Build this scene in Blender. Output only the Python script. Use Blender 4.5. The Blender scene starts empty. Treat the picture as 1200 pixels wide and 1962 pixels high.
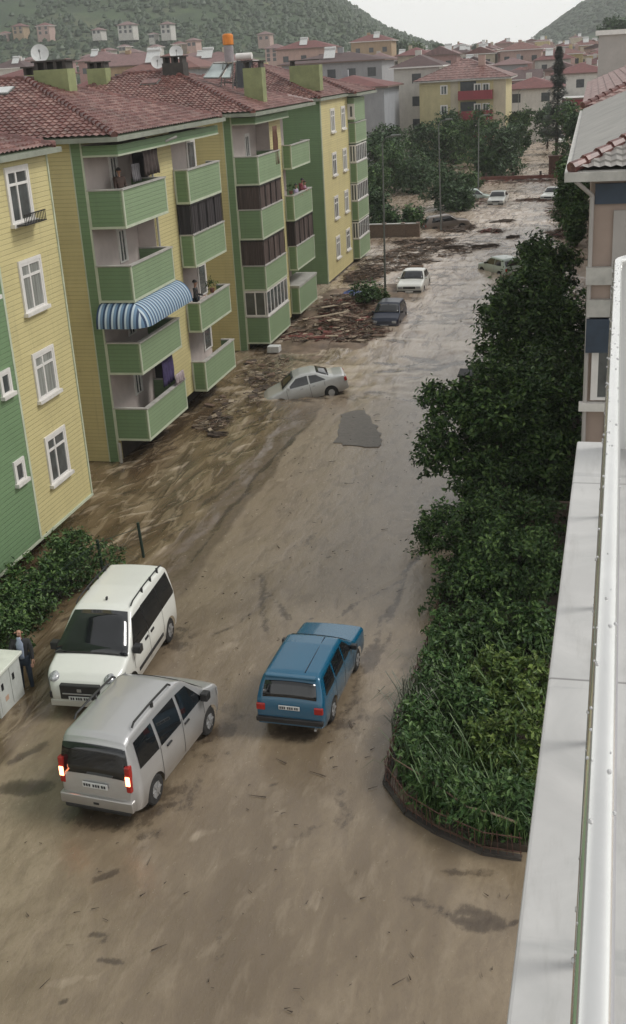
import bpy, bmesh, math, random
from math import sin, cos, pi, radians, sqrt, exp, atan2
from mathutils import Vector, Matrix, noise
random.seed(7)
C = bpy.context.scene.collection
S = bpy.context.scene

# ------------------------------------------------------------------ camera
MW = ((0.97241957, 0.0350841, -0.23058465), (0.22686513, -0.37180673, 0.90016219), (-0.05415154, -0.92764695, -0.3695115))
HC = 13.0; FPX = 2142.63
cam = bpy.data.objects.new('camera', bpy.data.cameras.new('camera')); C.objects.link(cam)
cam.matrix_world = Matrix(((MW[0][0], -MW[0][1], -MW[0][2], 0), (MW[1][0], -MW[1][1], -MW[1][2], 0), (MW[2][0], -MW[2][1], -MW[2][2], HC), (0, 0, 0, 1)))
cam.data.sensor_fit = 'VERTICAL'; cam.data.sensor_height = 24; cam.data.sensor_width = 24*1200/1962
cam.data.lens = 24*FPX/1962; cam.data.clip_end = 6000; cam.data.clip_start = .05
S.camera = cam

# ------------------------------------------------------------------ sky, sun, exposure
SUN_EL, SUN_AZ = 50, 74      # azimuth measured from +Y towards +X
w = bpy.data.worlds.new("World"); S.world = w; w.use_nodes = True
nt = w.node_tree; nt.nodes.clear()
sky = nt.nodes.new('ShaderNodeTexSky'); sky.sky_type = 'NISHITA'; sky.sun_disc = False
sky.sun_elevation = radians(SUN_EL); sky.sun_rotation = radians(SUN_AZ); sky.air_density = 1.0; sky.dust_density = 4.0
hs = nt.nodes.new('ShaderNodeHueSaturation'); hs.inputs['Saturation'].default_value = .12
mxw = nt.nodes.new('ShaderNodeMix'); mxw.data_type = 'RGBA'; mxw.inputs[0].default_value = .75
# cloud layer white all round the horizon, zenith dimmed to hold down ground light
tcw = nt.nodes.new('ShaderNodeTexCoord'); spw = nt.nodes.new('ShaderNodeSeparateXYZ'); nt.links.new(tcw.outputs['Generated'], spw.inputs[0])
rw = nt.nodes.new('ShaderNodeValToRGB'); rw.color_ramp.elements[0].position = .0; rw.color_ramp.elements[0].color = (1, 1, .985, 1)
rw.color_ramp.elements[1].position = .62; rw.color_ramp.elements[1].color = (.44, .44, .45, 1); rw.color_ramp.interpolation = 'EASE'
nt.links.new(spw.outputs[2], rw.inputs[0])
cl = nt.nodes.new('ShaderNodeMix'); cl.data_type = 'RGBA'; cl.blend_type = 'MULTIPLY'; cl.inputs[0].default_value = 1; cl.inputs[7].default_value = (13.2, 13.2, 13.0, 1)
nt.links.new(rw.outputs[0], cl.inputs[6]); nt.links.new(cl.outputs[2], mxw.inputs[7])
bg = nt.nodes.new('ShaderNodeBackground'); bg.inputs[1].default_value = .115
ow = nt.nodes.new('ShaderNodeOutputWorld')
nt.links.new(sky.outputs[0], hs.inputs['Color']); nt.links.new(hs.outputs[0], mxw.inputs[6])
nt.links.new(mxw.outputs[2], bg.inputs[0]); nt.links.new(bg.outputs[0], ow.inputs[0])
sl = bpy.data.lights.new('sun', 'SUN'); sl.energy = 2.0; sl.angle = radians(18); sl.color = (1, .97, .92)
so = bpy.data.objects.new('sun', sl); C.objects.link(so)
sd = Vector((cos(radians(SUN_EL))*sin(radians(SUN_AZ)), cos(radians(SUN_EL))*cos(radians(SUN_AZ)), sin(radians(SUN_EL))))
so.rotation_euler = sd.to_track_quat('Z', 'Y').to_euler(); so.location = (0, 0, 60)
S.view_settings.view_transform = 'Standard'; S.view_settings.look = 'None'; S.view_settings.gamma = 1
S.view_settings.exposure = 0.0
S.cycles.max_bounces = 6; S.cycles.volume_bounces = 0; S.cycles.use_denoising = True

# ------------------------------------------------------------------ pixel helpers (1200 x 1962)
def ray(x, y):
    v = (x-600, y-981, FPX)
    return [sum(MW[i][j]*v[j] for j in range(3)) for i in range(3)]
def at(x, y, Y):
    r = ray(x, y); t = Y/r[1]; return Vector((r[0]*t, Y, HC+r[2]*t))
def atx(x, y, X):
    r = ray(x, y); t = X/r[0]; return Vector((X, r[1]*t, HC+r[2]*t))
def gnd(x, y, z=0):
    r = ray(x, y); t = (z-HC)/r[2]; return Vector((r[0]*t, r[1]*t, z))

# ------------------------------------------------------------------ materials
def lin(c): return tuple((v/12.92 if v <= .04045 else ((v+.055)/1.055)**2.4) for v in c)
MATS = {}
class NT:
    def __init__(s, m): s.t = m.node_tree; s.b = s.t.nodes['Principled BSDF']; s.pos = None
    def n(s, ty, **k):
        o = s.t.nodes.new('ShaderNode'+ty)
        for a, v in k.items(): setattr(o, a, v)
        return o
    def l(s, a, b): s.t.links.new(a, b)
    def co(s, obj=False, scale=(1, 1, 1), rot=(0, 0, 0)):
        src = s.n('TexCoord').outputs['Object'] if obj else s.n('NewGeometry').outputs['Position']
        mp = s.n('Mapping'); mp.inputs['Scale'].default_value = scale; mp.inputs['Rotation'].default_value = rot
        s.l(src, mp.inputs[0]); return mp.outputs[0]
    def noise(s, vec, scale, detail=4, rough=.55, dist=0):
        o = s.n('TexNoise'); o.inputs['Scale'].default_value = scale; o.inputs['Detail'].default_value = detail
        o.inputs['Roughness'].default_value = rough; o.inputs['Distortion'].default_value = dist
        s.l(vec, o.inputs['Vector']); return o.outputs[0]
    def ramp(s, f, pts):
        r = s.n('ValToRGB'); e = r.color_ramp.elements
        while len(e) < len(pts): e.new(.5)
        for el, (p, c) in zip(e, pts):
            el.position = p; el.color = (c if isinstance(c, tuple) else (c, c, c)) + (1,)
        s.l(f, r.inputs[0]); return r.outputs[0]
    def mix(s, f, a, b, mode='MIX'):
        m = s.n('Mix', data_type='RGBA', blend_type=mode)
        for i, v in ((0, f), (6, a), (7, b)):
            if hasattr(v, 'links') or hasattr(v, 'is_linked'): s.l(v, m.inputs[i])
            elif isinstance(v, (int, float)): m.inputs[i].default_value = v if i == 0 else (v, v, v, 1)
            else: m.inputs[i].default_value = tuple(v)+(1,)
        return m.outputs[2]
    def math(s, op, a, b=0, c=None):
        m = s.n('Math', operation=op)
        for i, v in enumerate((a, b, c)):
            if v is None: continue
            if hasattr(v, 'is_linked'): s.l(v, m.inputs[i])
            else: m.inputs[i].default_value = v
        return m.outputs[0]
    def bump(s, h, strength=.3, dist=.02, prev=None):
        b = s.n('Bump'); b.inputs['Strength'].default_value = strength; b.inputs['Distance'].default_value = dist
        s.l(h, b.inputs['Height'])
        if prev: s.l(prev, b.inputs['Normal'])
        return b.outputs[0]
def new(name):
    m = bpy.data.materials.new(name); m.use_nodes = True; MATS[name] = m; return m, NT(m)
def plain(name, col, rough=.6, var=.12, scale=3.0, bump=0, metal=0, emit=None, estr=0, coat=0, obj=True, spec=None, stretch=(1, 1, 1)):
    m, t = new(name)
    v = t.co(obj, stretch)
    n = t.noise(v, scale, 5, .6)
    d = tuple(c*(1-var) for c in col); u = tuple(min(1, c*(1+var)) for c in col)
    t.l(t.ramp(n, [(.3, d), (.7, u)]), t.b.inputs['Base Color'])
    t.b.inputs['Roughness'].default_value = rough; t.b.inputs['Metallic'].default_value = metal
    if spec is not None: t.b.inputs['Specular IOR Level'].default_value = spec
    if coat: t.b.inputs['Coat Weight'].default_value = coat; t.b.inputs['Coat Roughness'].default_value = .08
    if emit: t.b.inputs['Emission Color'].default_value = emit+(1,); t.b.inputs['Emission Strength'].default_value = estr
    if bump: t.l(t.bump(t.noise(v, scale*6, 4), bump, .02), t.b.inputs['Normal'])
    return m
def siding(name, col, pitch=.2, dirt=.25):
    m, t = new(name)
    g = t.n('NewGeometry'); sp = t.n('SeparateXYZ'); t.l(g.outputs['Position'], sp.inputs[0])
    z = t.math('DIVIDE', sp.outputs[2], pitch)
    fr = t.math('FRACT', z)
    groove = t.ramp(fr, [(0, .0), (.06, .0), (.14, 1), (.93, .93), (1, .35)])
    row = t.n('TexWhiteNoise', noise_dimensions='1D'); t.l(t.math('FLOOR', z), row.inputs['W'])
    big = t.noise(t.co(False, (1, 1, .35)), .8, 5, .65)
    c = t.mix(t.math('MULTIPLY', row.outputs[0], .22), tuple(x for x in col), tuple(x*.72 for x in col))
    c = t.mix(t.ramp(big, [(.45, 0), (.8, dirt)]), c, tuple(x*.55 for x in col))
    streak = t.noise(t.co(False, (2.2, 2.2, .12)), 1.6, 5, .7)
    c = t.mix(t.ramp(streak, [(.56, 0), (.78, dirt*.9)]), c, (.12, .11, .08))
    c = t.mix(t.math('MULTIPLY', t.math('SUBTRACT', 1, groove), .38), c, tuple(x*.25 for x in col))
    t.l(c, t.b.inputs['Base Color']); t.b.inputs['Roughness'].default_value = .55
    t.l(t.bump(groove, .5, .012), t.b.inputs['Normal'])
    return m
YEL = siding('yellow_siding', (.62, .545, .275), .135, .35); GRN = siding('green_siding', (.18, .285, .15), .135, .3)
GRN_LIT = siding('lit_green_siding', (.25, .345, .20), .135, .3)  # green siding lightened, stronger light on street faces put into its colour
TRIM = plain('trim_white', (.50, .55, .42), .5, .12, 2)
CAPM = plain('cap_stone', (.42, .41, .38), .5, .2, 3)
INNER = plain('inner_plaster', (.56, .49, .46), .8, .1, 1.2, obj=False)
DARK = plain('dark_void', (.02, .02, .022), .6, .3)
CONC = plain('concrete', (.22, .2, .18), .85, .25, 1.5, .3)
WHITE = plain('window_white', (.72, .70, .67), .35, .06, 4)
SILL = plain('sill_white', (.66, .64, .60), .5, .12, 4)
GLASS = plain('window_glass', (.075, .085, .085), .06, .5, 1.3, spec=.8, obj=False)
NET = plain('net_curtain', (.26, .27, .25), .25, .35, 2.5, spec=.6, stretch=(6, 6, .3), obj=False)
BLIND = plain('dark_curtain', (.045, .04, .042), .5, .5, 3.2, stretch=(5, 5, .15), obj=False)
BROWNC = plain('brown_curtain', (.085, .062, .055), .6, .6, 3.0, stretch=(5, 5, .12), obj=False)
CGLASS = plain('car_glass', (.010, .012, .014), .03, .3, 2, spec=.8)
TYRE = plain('tyre_rubber', (.02, .019, .018), .8, .3, 6)
RIM = plain('wheel_alloy', (.42, .42, .42), .35, .15, 6, metal=.6)
BLKP = plain('black_plastic', (.02, .02, .021), .45, .2, 5)
CHROME = plain('lamp_clear', (.33, .34, .35), .1, .6, 14, spec=.9)
DISHW = plain('bulb_white', (.75, .75, .72), .2, .1, 8)
REDL = plain('lamp_red', (.35, .02, .015), .2, .2, 8)
BRAKE = plain('brake_lit', (1, .25, .12), .2, .05, 8, emit=(1, .30, .14), estr=7)
PLATE = plain('plate_white', (.62, .63, .62), .4, .08, 6)
INK = plain('plate_ink', (.03, .03, .035), .6, .1, 6)
STEEL = plain('galvanised_steel', (.19, .20, .19), .45, .2, 4, metal=.5)
RUST = plain('rusty_iron', (.085, .04, .028), .8, .4, 9)
WOOD = plain('weathered_wood', (.23, .17, .11), .8, .35, 5, stretch=(1, 1, 6))
BARK = plain('bark', (.075, .058, .042), .9, .35, 6, .5)
SKIN = plain('skin', (.42, .23, .16), .5, .08, 8)
HAIRD = plain('hair_dark', (.02, .016, .014), .6, .2, 20)
HAIRG = plain('hair_grey', (.25, .22, .2), .7, .2, 20)
BRICKW = plain('garden_wall', (.15, .11, .085), .85, .35, 3, .4)

def paint(name, col, metal=0., rough=.28, dirt=.5):
    m, t = new(name); coat_ = .1 if 'navy' in name else .7
    v = t.co(True); n = t.noise(v, 2.2, 5, .7)
    sp = t.n('SeparateXYZ'); t.l(t.n('TexCoord').outputs['Object'], sp.inputs[0])
    mud = t.math('SUBTRACT', t.math('ADD', .66, t.math('MULTIPLY', n, .25)), sp.outputs[2])
    c = t.mix(t.ramp(mud, [(0, 0), (.42, dirt)]), col, (.19, .145, .1))
    c = t.mix(t.ramp(n, [(.5, 0), (.8, .12)]), c, tuple(x*.6 for x in col))
    t.l(c, t.b.inputs['Base Color']); t.b.inputs['Metallic'].default_value = metal
    t.b.inputs['Roughness'].default_value = rough; t.b.inputs['Coat Weight'].default_value = coat_; t.b.inputs['Coat Roughness'].default_value = .06
    drops = t.noise(v, 60, 2)
    t.l(t.bump(drops, .03, .004), t.b.inputs['Normal'])
    return m
P_WHITE = paint('paint_white', (.74, .75, .70)); P_SILV = paint('paint_silver', (.50, .50, .50), .5, .3)
P_BLUE = paint('paint_blue', (.004, .095, .18), .1, .25, .2); P_SED = paint('paint_pale_silver', (.55, .56, .55), .3, .3)
P_NAVY = paint('paint_navy', (.004, .010, .030), .0, .3, .12); P_MINT = paint('paint_mint', (.42, .5, .45)); P_MUD = paint('paint_muddy', (.16, .13, .11), 0, .6, .8)

def leafmat(name, c0, c1, c2):
    m, t = new(name)
    g = t.n('NewGeometry')
    c = t.ramp(g.outputs['Random Per Island'], [(0, c0), (.5, c1), (1, c2)])
    big = t.noise(t.co(False), .7, 4, .6)
    c = t.mix(t.ramp(big, [(.35, 0), (.7, .55)]), c, tuple(x*.45 for x in c1))
    t.l(c, t.b.inputs['Base Color']); t.b.inputs['Roughness'].default_value = .5
    t.b.inputs['Specular IOR Level'].default_value = .35
    return m
LEAF = leafmat('leaf_dark_green', (.010, .032, .006), (.032, .080, .014), (.14, .225, .06))
LEAF2 = leafmat('leaf_mid_green', (.016, .045, .010), (.040, .10, .020), (.13, .21, .06))
LEAFY = leafmat('leaf_yellow_green', (.028, .06, .008), (.07, .125, .018), (.17, .23, .05))
LEAFF = leafmat('leaf_far', (.02, .048, .016), (.044, .092, .032), (.09, .15, .055))
PINE = leafmat('pine_needles', (.008, .018, .011), (.015, .03, .018), (.03, .045, .027))

def tilemat(name, c1, c2, c3, wash=.25):
    m, t = new(name)
    sp = t.n('SeparateXYZ'); v = t.co(True); t.l(v, sp.inputs[0])
    fx = t.math('FLOOR', t.math('DIVIDE', sp.outputs[0], .28)); fy = t.math('FLOOR', t.math('DIVIDE', sp.outputs[1], .28))
    cb = t.n('CombineXYZ'); t.l(fx, cb.inputs[0]); t.l(fy, cb.inputs[1]); t.l(t.math('FLOOR', t.math('DIVIDE', sp.outputs[2], .12)), cb.inputs[2])
    wn = t.n('TexWhiteNoise'); t.l(cb.outputs[0], wn.inputs['Vector'])
    c = t.ramp(wn.outputs[0], [(0, c1), (.6, c2), (1, c3)])
    big = t.noise(v, .5, 5, .65)
    c = t.mix(t.ramp(big, [(.42, 0), (.7, .6)]), c, tuple(x*.6 for x in c1))
    lich_glint = t.noise(v, 3.5, 5, .7)
    c = t.mix(t.ramp(lich_glint, [(.5, 0), (.72, wash)]), c, (.34, .31, .27))  # pale wash: lichen plus wet-edge glints painted into the tile colour
    t.l(c, t.b.inputs['Base Color']); t.b.inputs['Roughness'].default_value = .38
    t.l(t.bump(t.noise(v, 25, 3), .25, .01), t.b.inputs['Normal'])
    return m
TILE = tilemat('roof_tile_red', (.13, .058, .050), (.185, .083, .072), (.30, .175, .15), .42)
TILER = tilemat('roof_tile_ridge', (.10, .04, .035), (.14, .05, .042), (.2, .085, .07), .12)
TILEP = tilemat('roof_tile_sheen', (.3, .29, .27), (.36, .34, .32), (.42, .40, .38), .4)  # red tiles painted pale for the white wet sheen on that slope
SHEET = plain('roof_sheet_grey', (.27, .26, .235), .45, .25, 1.6, stretch=(.25, 3, 1))

# flood water / mud
m, t = new('flood_mud'); FLOOD = m
pos = t.co(False)
spx = t.n('SeparateXYZ'); t.l(pos, spx.inputs[0]); X, Y = spx.outputs[0], spx.outputs[1]
wob = t.noise(t.co(False, (1, 1, 1)), .35, 3)
edge = t.math('ADD', X, t.math('MULTIPLY', t.math('SUBTRACT', wob, .5), 2.2))
def band(e, a, b):  # 1 where e<a falling to 0 at b
    mr = t.n('MapRange'); mr.inputs[1].default_value = a; mr.inputs[2].default_value = b; mr.inputs[3].default_value = 1; mr.inputs[4].default_value = 0
    mr.interpolation_type = 'SMOOTHSTEP'; t.l(e, mr.inputs[0]); return mr.outputs[0]
chan = band(edge, -11.6, -10.9)
far = t.math('SUBTRACT', 1, band(Y, 40, 62))
flowy = t.noise(t.co(False, (1.0, .28, 1), (0, 0, radians(-20))), .75, 4, .52, 1.1)
flowf = t.noise(t.co(False, (1.2, .26, 1), (0, 0, radians(-8))), 2.0, 4, .52, .9)
fine = t.noise(t.co(False, (1, .55, 1), (0, 0, radians(-30))), 7, 7, .72, .15)
rip = t.noise(t.co(False, (1, .33, 1), (0, 0, radians(-34))), 2.6, 5, .6, .35)
big = t.noise(t.co(False, (1, .5, 1)), .22, 4, .6, .5)
road = t.ramp(big, [(.38, (.145, .108, .068)), (.5, (.205, .158, .104)), (.62, (.275, .218, .15))])
road = t.mix(t.ramp(fine, [(.40, .28), (.52, 0)]), road, (.14, .105, .072))
road = t.mix(band(Y, 17, 36), t.mix(.5, road, (.38, .305, .225)), road)
road = t.mix(t.ramp(rip, [(.38, .4), (.50, 0)]), road, (.15, .113, .078))
road = t.mix(t.ramp(rip, [(.53, 0), (.68, .35)]), road, (.31, .25, .178))
chc = t.ramp(flowy, [(.36, (.075, .050, .027)), (.5, (.125, .088, .049)), (.64, (.19, .14, .083))])
chc = t.mix(t.ramp(flowf, [(.52, 0), (.60, .38), (.68, .05)]), chc, (.40, .32, .21))
chc = t.mix(t.ramp(flowy, [(.36, .5), (.44, 0)]), chc, (.085, .06, .038))
farc = t.ramp(flowy, [(.40, (.24, .178, .128)), (.46, (.38, .297, .225)), (.55, (.50, .41, .325))])  # far mud lightened, low-angle sky sheen put into its colour
farc = t.mix(t.ramp(flowf, [(.37, .7), (.43, 0)]), farc, (.12, .085, .06))
farc = t.mix(t.ramp(flowf, [(.53, 0), (.62, .55)]), farc, (.60, .52, .45))
c = t.mix(far, road, farc)
c = t.mix(t.math('MULTIPLY', chan, t.math('SUBTRACT', 1, t.math('MULTIPLY', far, .6))), c, chc)
e2 = t.math('ADD', X, t.math('MULTIPLY', t.math('SUBTRACT', wob, .5), .8))
strip = t.math('MULTIPLY', t.math('MULTIPLY', band(e2, -10.45, -10.25), t.math('SUBTRACT', 1, band(e2, -12.0, -11.3))), t.math('MULTIPLY', band(Y, 42, 44.5), t.math('SUBTRACT', 1, band(Y, 23, 27))))
c = t.mix(t.math('MULTIPLY', strip, .85), c, t.ramp(fine, [(.3, (.10, .072, .047)), (.7, (.15, .112, .078))]))
def attr(nm):
    a_ = t.n('Attribute', attribute_name=nm); return a_.outputs['Fac']
sa = t.ramp(t.math('ADD', attr('silt_shade'), t.math('MULTIPLY', t.math('SUBTRACT', fine, .5), 1.1)), [(.28, 0), (.5, .75), (.85, 1)])
sa = t.math('MULTIPLY', sa, t.ramp(attr('silt_shade'), [(.02, 0), (.2, 1)])); fa = t.ramp(t.math('ADD', attr('foam'), t.math('MULTIPLY', t.math('SUBTRACT', flowf, .5), 1.0)), [(.3, 0), (.7, 1)])
fa = t.math('MULTIPLY', fa, t.ramp(attr('foam'), [(.02, 0), (.25, 1)]))
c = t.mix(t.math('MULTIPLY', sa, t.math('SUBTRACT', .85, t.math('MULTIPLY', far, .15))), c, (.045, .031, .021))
c = t.mix(t.math('MULTIPLY', fa, .7), c, t.mix(far, (.48, .40, .30), (.60, .51, .42)))
t.l(c, t.b.inputs['Base Color'])
t.l(t.ramp(fine, [(.3, .13), (.7, .30)]), t.b.inputs['Roughness'])
t.b.inputs['Specular IOR Level'].default_value = .65
amp = t.math('ADD', .16, t.math('MULTIPLY', t.math('MAXIMUM', chan, far), .84))
cf = t.math('MAXIMUM', chan, far)
hgt = t.math('ADD', t.math('MULTIPLY', flowf, t.math('MULTIPLY', cf, .9)), t.math('ADD', t.math('MULTIPLY', fine, .10), t.math('MULTIPLY', rip, .22)))
hgt = t.math('ADD', hgt, t.math('MULTIPLY', flowy, t.math('MULTIPLY', cf, .9))); hgt = t.math('ADD', hgt, t.math('MULTIPLY', attr('foam'), .5)) if False else hgt
t.l(t.bump(hgt, .6, .14), t.b.inputs['Normal'])
m, t = new('terrain_green'); HILLM = m
v = t.co(False); n1 = t.noise(v, .012, 6, .6); n2 = t.noise(v, .09, 5, .7)
c = t.ramp(n1, [(.35, (.026, .055, .02)), (.52, (.05, .085, .03)), (.64, (.15, .15, .075))])
c = t.mix(t.ramp(n2, [(.4, .6), (.6, 0)]), c, (.018, .03, .016)); t.l(c, t.b.inputs['Base Color']); t.b.inputs['Roughness'].default_value = .9
m, t = new('marble_ledge'); MARB = m
v = t.co(False); n1 = t.noise(v, 3, 5, .6, 1.2); n2 = t.noise(t.co(False, (1, 1, 1), (0, 0, .25)), 1.2, 4, .5, 2.0)
c = t.ramp(n1, [(.3, (.42, .42, .41)), (.7, (.54, .535, .52))])
wv = t.noise(t.co(False, (.7, 3.2, 1), (0, 0, .1)), 1.4, 6, .65, .8)
c = t.mix(t.ramp(wv, [(.60, 0), (.66, .55), (.70, .1)]), c, (.30, .31, .31))
c = t.mix(t.ramp(t.noise(v, 1.1, 3), [(.5, 0), (.75, .5)]), c, (.38, .37, .36))
c = t.mix(t.ramp(t.noise(t.co(False, (4, .6, 1)), 3.0, 6, .7), [(.52, 0), (.72, .45)]), c, (.27, .26, .24))
spm = t.n('SeparateXYZ'); t.l(v, spm.inputs[0]); jf = t.math('FRACT', t.math('DIVIDE', t.math('ADD', spm.outputs[1], .35), 1.55))
c = t.mix(t.ramp(jf, [(0, .8), (.004, .8), (.007, 0)]), c, (.16, .155, .15))
t.l(c, t.b.inputs['Base Color']); t.b.inputs['Roughness'].default_value = .3

# ------------------------------------------------------------------ mesh helpers
class MB:
    def __init__(s): s.v = []; s.f = []; s.m = []; s.mats = []
    def mi(s, m):
        if m not in s.mats: s.mats.append(m)
        return s.mats.index(m)
    def face(s, vs, m=None, rev=False):
        b = len(s.v); s.v += [tuple(p) for p in vs]; f = list(range(b, b+len(vs)))
        s.f.append(f[::-1] if rev else f); s.m.append(0 if m is None else s.mi(m))
    def box(s, x0, y0, z0, x1, y1, z1, m=None, M=None):
        b = len(s.v); P = [(x0, y0, z0), (x1, y0, z0), (x1, y1, z0), (x0, y1, z0), (x0, y0, z1), (x1, y0, z1), (x1, y1, z1), (x0, y1, z1)]
        if M is not None: P = [tuple(M @ Vector(p)) for p in P]
        s.v += P; k = 0 if m is None else s.mi(m)
        for f in ((0, 3, 2, 1), (4, 5, 6, 7), (0, 1, 5, 4), (1, 2, 6, 5), (2, 3, 7, 6), (3, 0, 4, 7)):
            s.f.append([b+i for i in f]); s.m.append(k)
    def bar(s, p, q, r, n=6, r2=None, m=None):
        p, q = Vector(p), Vector(q); d = (q-p)
        if d.length < 1e-6: return
        d.normalize(); a = d.orthogonal().normalized(); c = d.cross(a); b = len(s.v); r2 = r if r2 is None else r2; k = 0 if m is None else s.mi(m)
        for i in range(n):
            t = 2*pi*i/n; s.v.append(tuple(p+(a*cos(t)+c*sin(t))*r))
        for i in range(n):
            t = 2*pi*i/n; s.v.append(tuple(q+(a*cos(t)+c*sin(t))*r2))
        for i in range(n): s.f.append([b+i, b+(i+1) % n, b+n+(i+1) % n, b+n+i]); s.m.append(k)
        s.f.append([b+i for i in range(n)][::-1]); s.f.append([b+n+i for i in range(n)]); s.m += [k, k]
    def tube(s, pts, r, n=10, m=None):
        for p, q in zip(pts, pts[1:]): s.bar(p, q, r, n, m=m)
    def grid(s, P, m=None, flip=False):
        R, K = len(P), len(P[0]); b = len(s.v); k = 0 if m is None else s.mi(m)
        for r in P: s.v += [tuple(p) for p in r]
        for i in range(R-1):
            for j in range(K-1):
                f = [b+i*K+j, b+i*K+j+1, b+(i+1)*K+j+1, b+(i+1)*K+j]
                s.f.append(f[::-1] if flip else f); s.m.append(k)
    def build(s, name, mat, parent=None, loc=(0, 0, 0), smooth=False, bevel=0):
        me = bpy.data.meshes.new(name); L = Vector(loc)
        me.from_pydata([tuple(Vector(p)-L) for p in s.v], [], s.f)
        ms = s.mats if s.mats else [mat]
        for x in ms: me.materials.append(x)
        me.polygons.foreach_set('material_index', s.m)
        if smooth: me.polygons.foreach_set('use_smooth', [True]*len(s.f))
        me.update()
        o = bpy.data.objects.new(name, me); C.objects.link(o)
        if parent is None: o.location = L
        else:
            o.parent = parent
            o.location = L - Vector(parent_world(parent))
        if bevel:
            b = o.modifiers.new('b', 'BEVEL'); b.width = bevel; b.segments = 2; b.limit_method = 'ANGLE'
        return o
PW = {}
def parent_world(p):
    v = Vector((0, 0, 0))
    while p is not None: v += Vector(p.location); p = p.parent
    return v
def tag(o, label, cat, group=None, kind=None):
    o['label'] = label; o['category'] = cat
    if group: o['group'] = group
    if kind: o['kind'] = kind
    return o
def empty(name, loc, label, cat, group=None, rz=0):
    o = bpy.data.objects.new(name, None); C.objects.link(o); o.location = loc; o.rotation_euler = (0, 0, rz); o.empty_display_size = .2
    return tag(o, label, cat, group)
def structure(o, kind='structure'): o['kind'] = kind; return o
def copy_tree(o, parent=None):
    c = o.copy(); C.objects.link(c)
    if parent: c.parent = parent
    for ch in list(o.children): copy_tree(ch, c)
    return c
def fb(x, y, s, o=3):
    v = 0; a = 1
    for k in range(o):
        v += a*noise.noise(Vector((x*s, y*s, 3.7*k))); s *= 2.1; a *= .5
    return v

# ------------------------------------------------------------------ ground
xs = []; x = -700.
while x < -30: xs.append(x); x += max(1.2, min(60, (-x-28)*.22))
x = -30.
while x < 6: xs.append(x); x += .125
while x < 600: xs.append(x); x += max(.4, (x-4)*.35)
ys = [-40, -20, -8, 0, 5, 8]; y = 10.
while y < 1600: ys.append(y); y += max(.13, .0048*y) if y < 260 else y*.03
def ter(x, y):
    z = 0
    if y > 230: z += (y-230)*.021
    return z
P = []
for yy in ys:
    row = []
    for xx in xs:
        z = ter(xx, yy)
        if -30 < xx < 3 and yy < 220 and yy > 8:
            a = 0.012
            if xx < -10.4 and yy < 50: a = .045+.0*xx
            if yy > 44: a = .05
            if xx < -10.4 and 60 < yy: a = .07
            z += a*fb(xx*1.0-.25*yy*.4, yy*.55, 1.1, 3)
        row.append((xx, yy, z))
    P.append(row)
import bisect
NXg, NYg = len(xs), len(ys)
silt_shade = [0.0]*(NXg*NYg); foam = [0.0]*(NXg*NYg)
def splat(arr, p, r, v, ry=None):
    ry = ry or r
    i0, i1 = bisect.bisect_left(xs, p[0]-r*1.6), bisect.bisect_right(xs, p[0]+r*1.6); j0, j1 = bisect.bisect_left(ys, p[1]-ry*1.6), bisect.bisect_right(ys, p[1]+ry*1.6)
    for j in range(j0, j1):
        for i in range(i0, i1):
            d2 = ((xs[i]-p[0])/r)**2+((ys[j]-p[1])/ry)**2
            k = v*exp(-d2*1.6); q = j*NXg+i
            if k > arr[q]: arr[q] = k
def line(arr, pts, r, v, seed=0, px=True):
    q = [gnd(*p) for p in pts] if px else [Vector((p[0], p[1], 0)) for p in pts]; L = []
    for a, b in zip(q, q[1:]):
        k = max(2, int((b-a).length/.09)); L += [a.lerp(b, i/k) for i in range(k)]
    for i, p in enumerate(L):
        d = L[min(i+1, len(L)-1)]-L[max(i-1, 0)]
        if d.length < 1e-6: continue
        d.normalize(); e = min(1, 4.5*(i+.5)/len(L), 4.5*(len(L)-i-.5)/len(L))
        off = .22*noise.noise(Vector((i*.05, seed+9, 0)))+.07*noise.noise(Vector((i*.3, seed+4, 0)))
        amp_ = max(0, .8+noise.noise(Vector((i*.07, seed, 0)))*.8)*e
        splat(arr, (p.x-d.y*off, p.y+d.x*off), r*(.7+.5*amp_), v*min(1, amp_))
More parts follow.
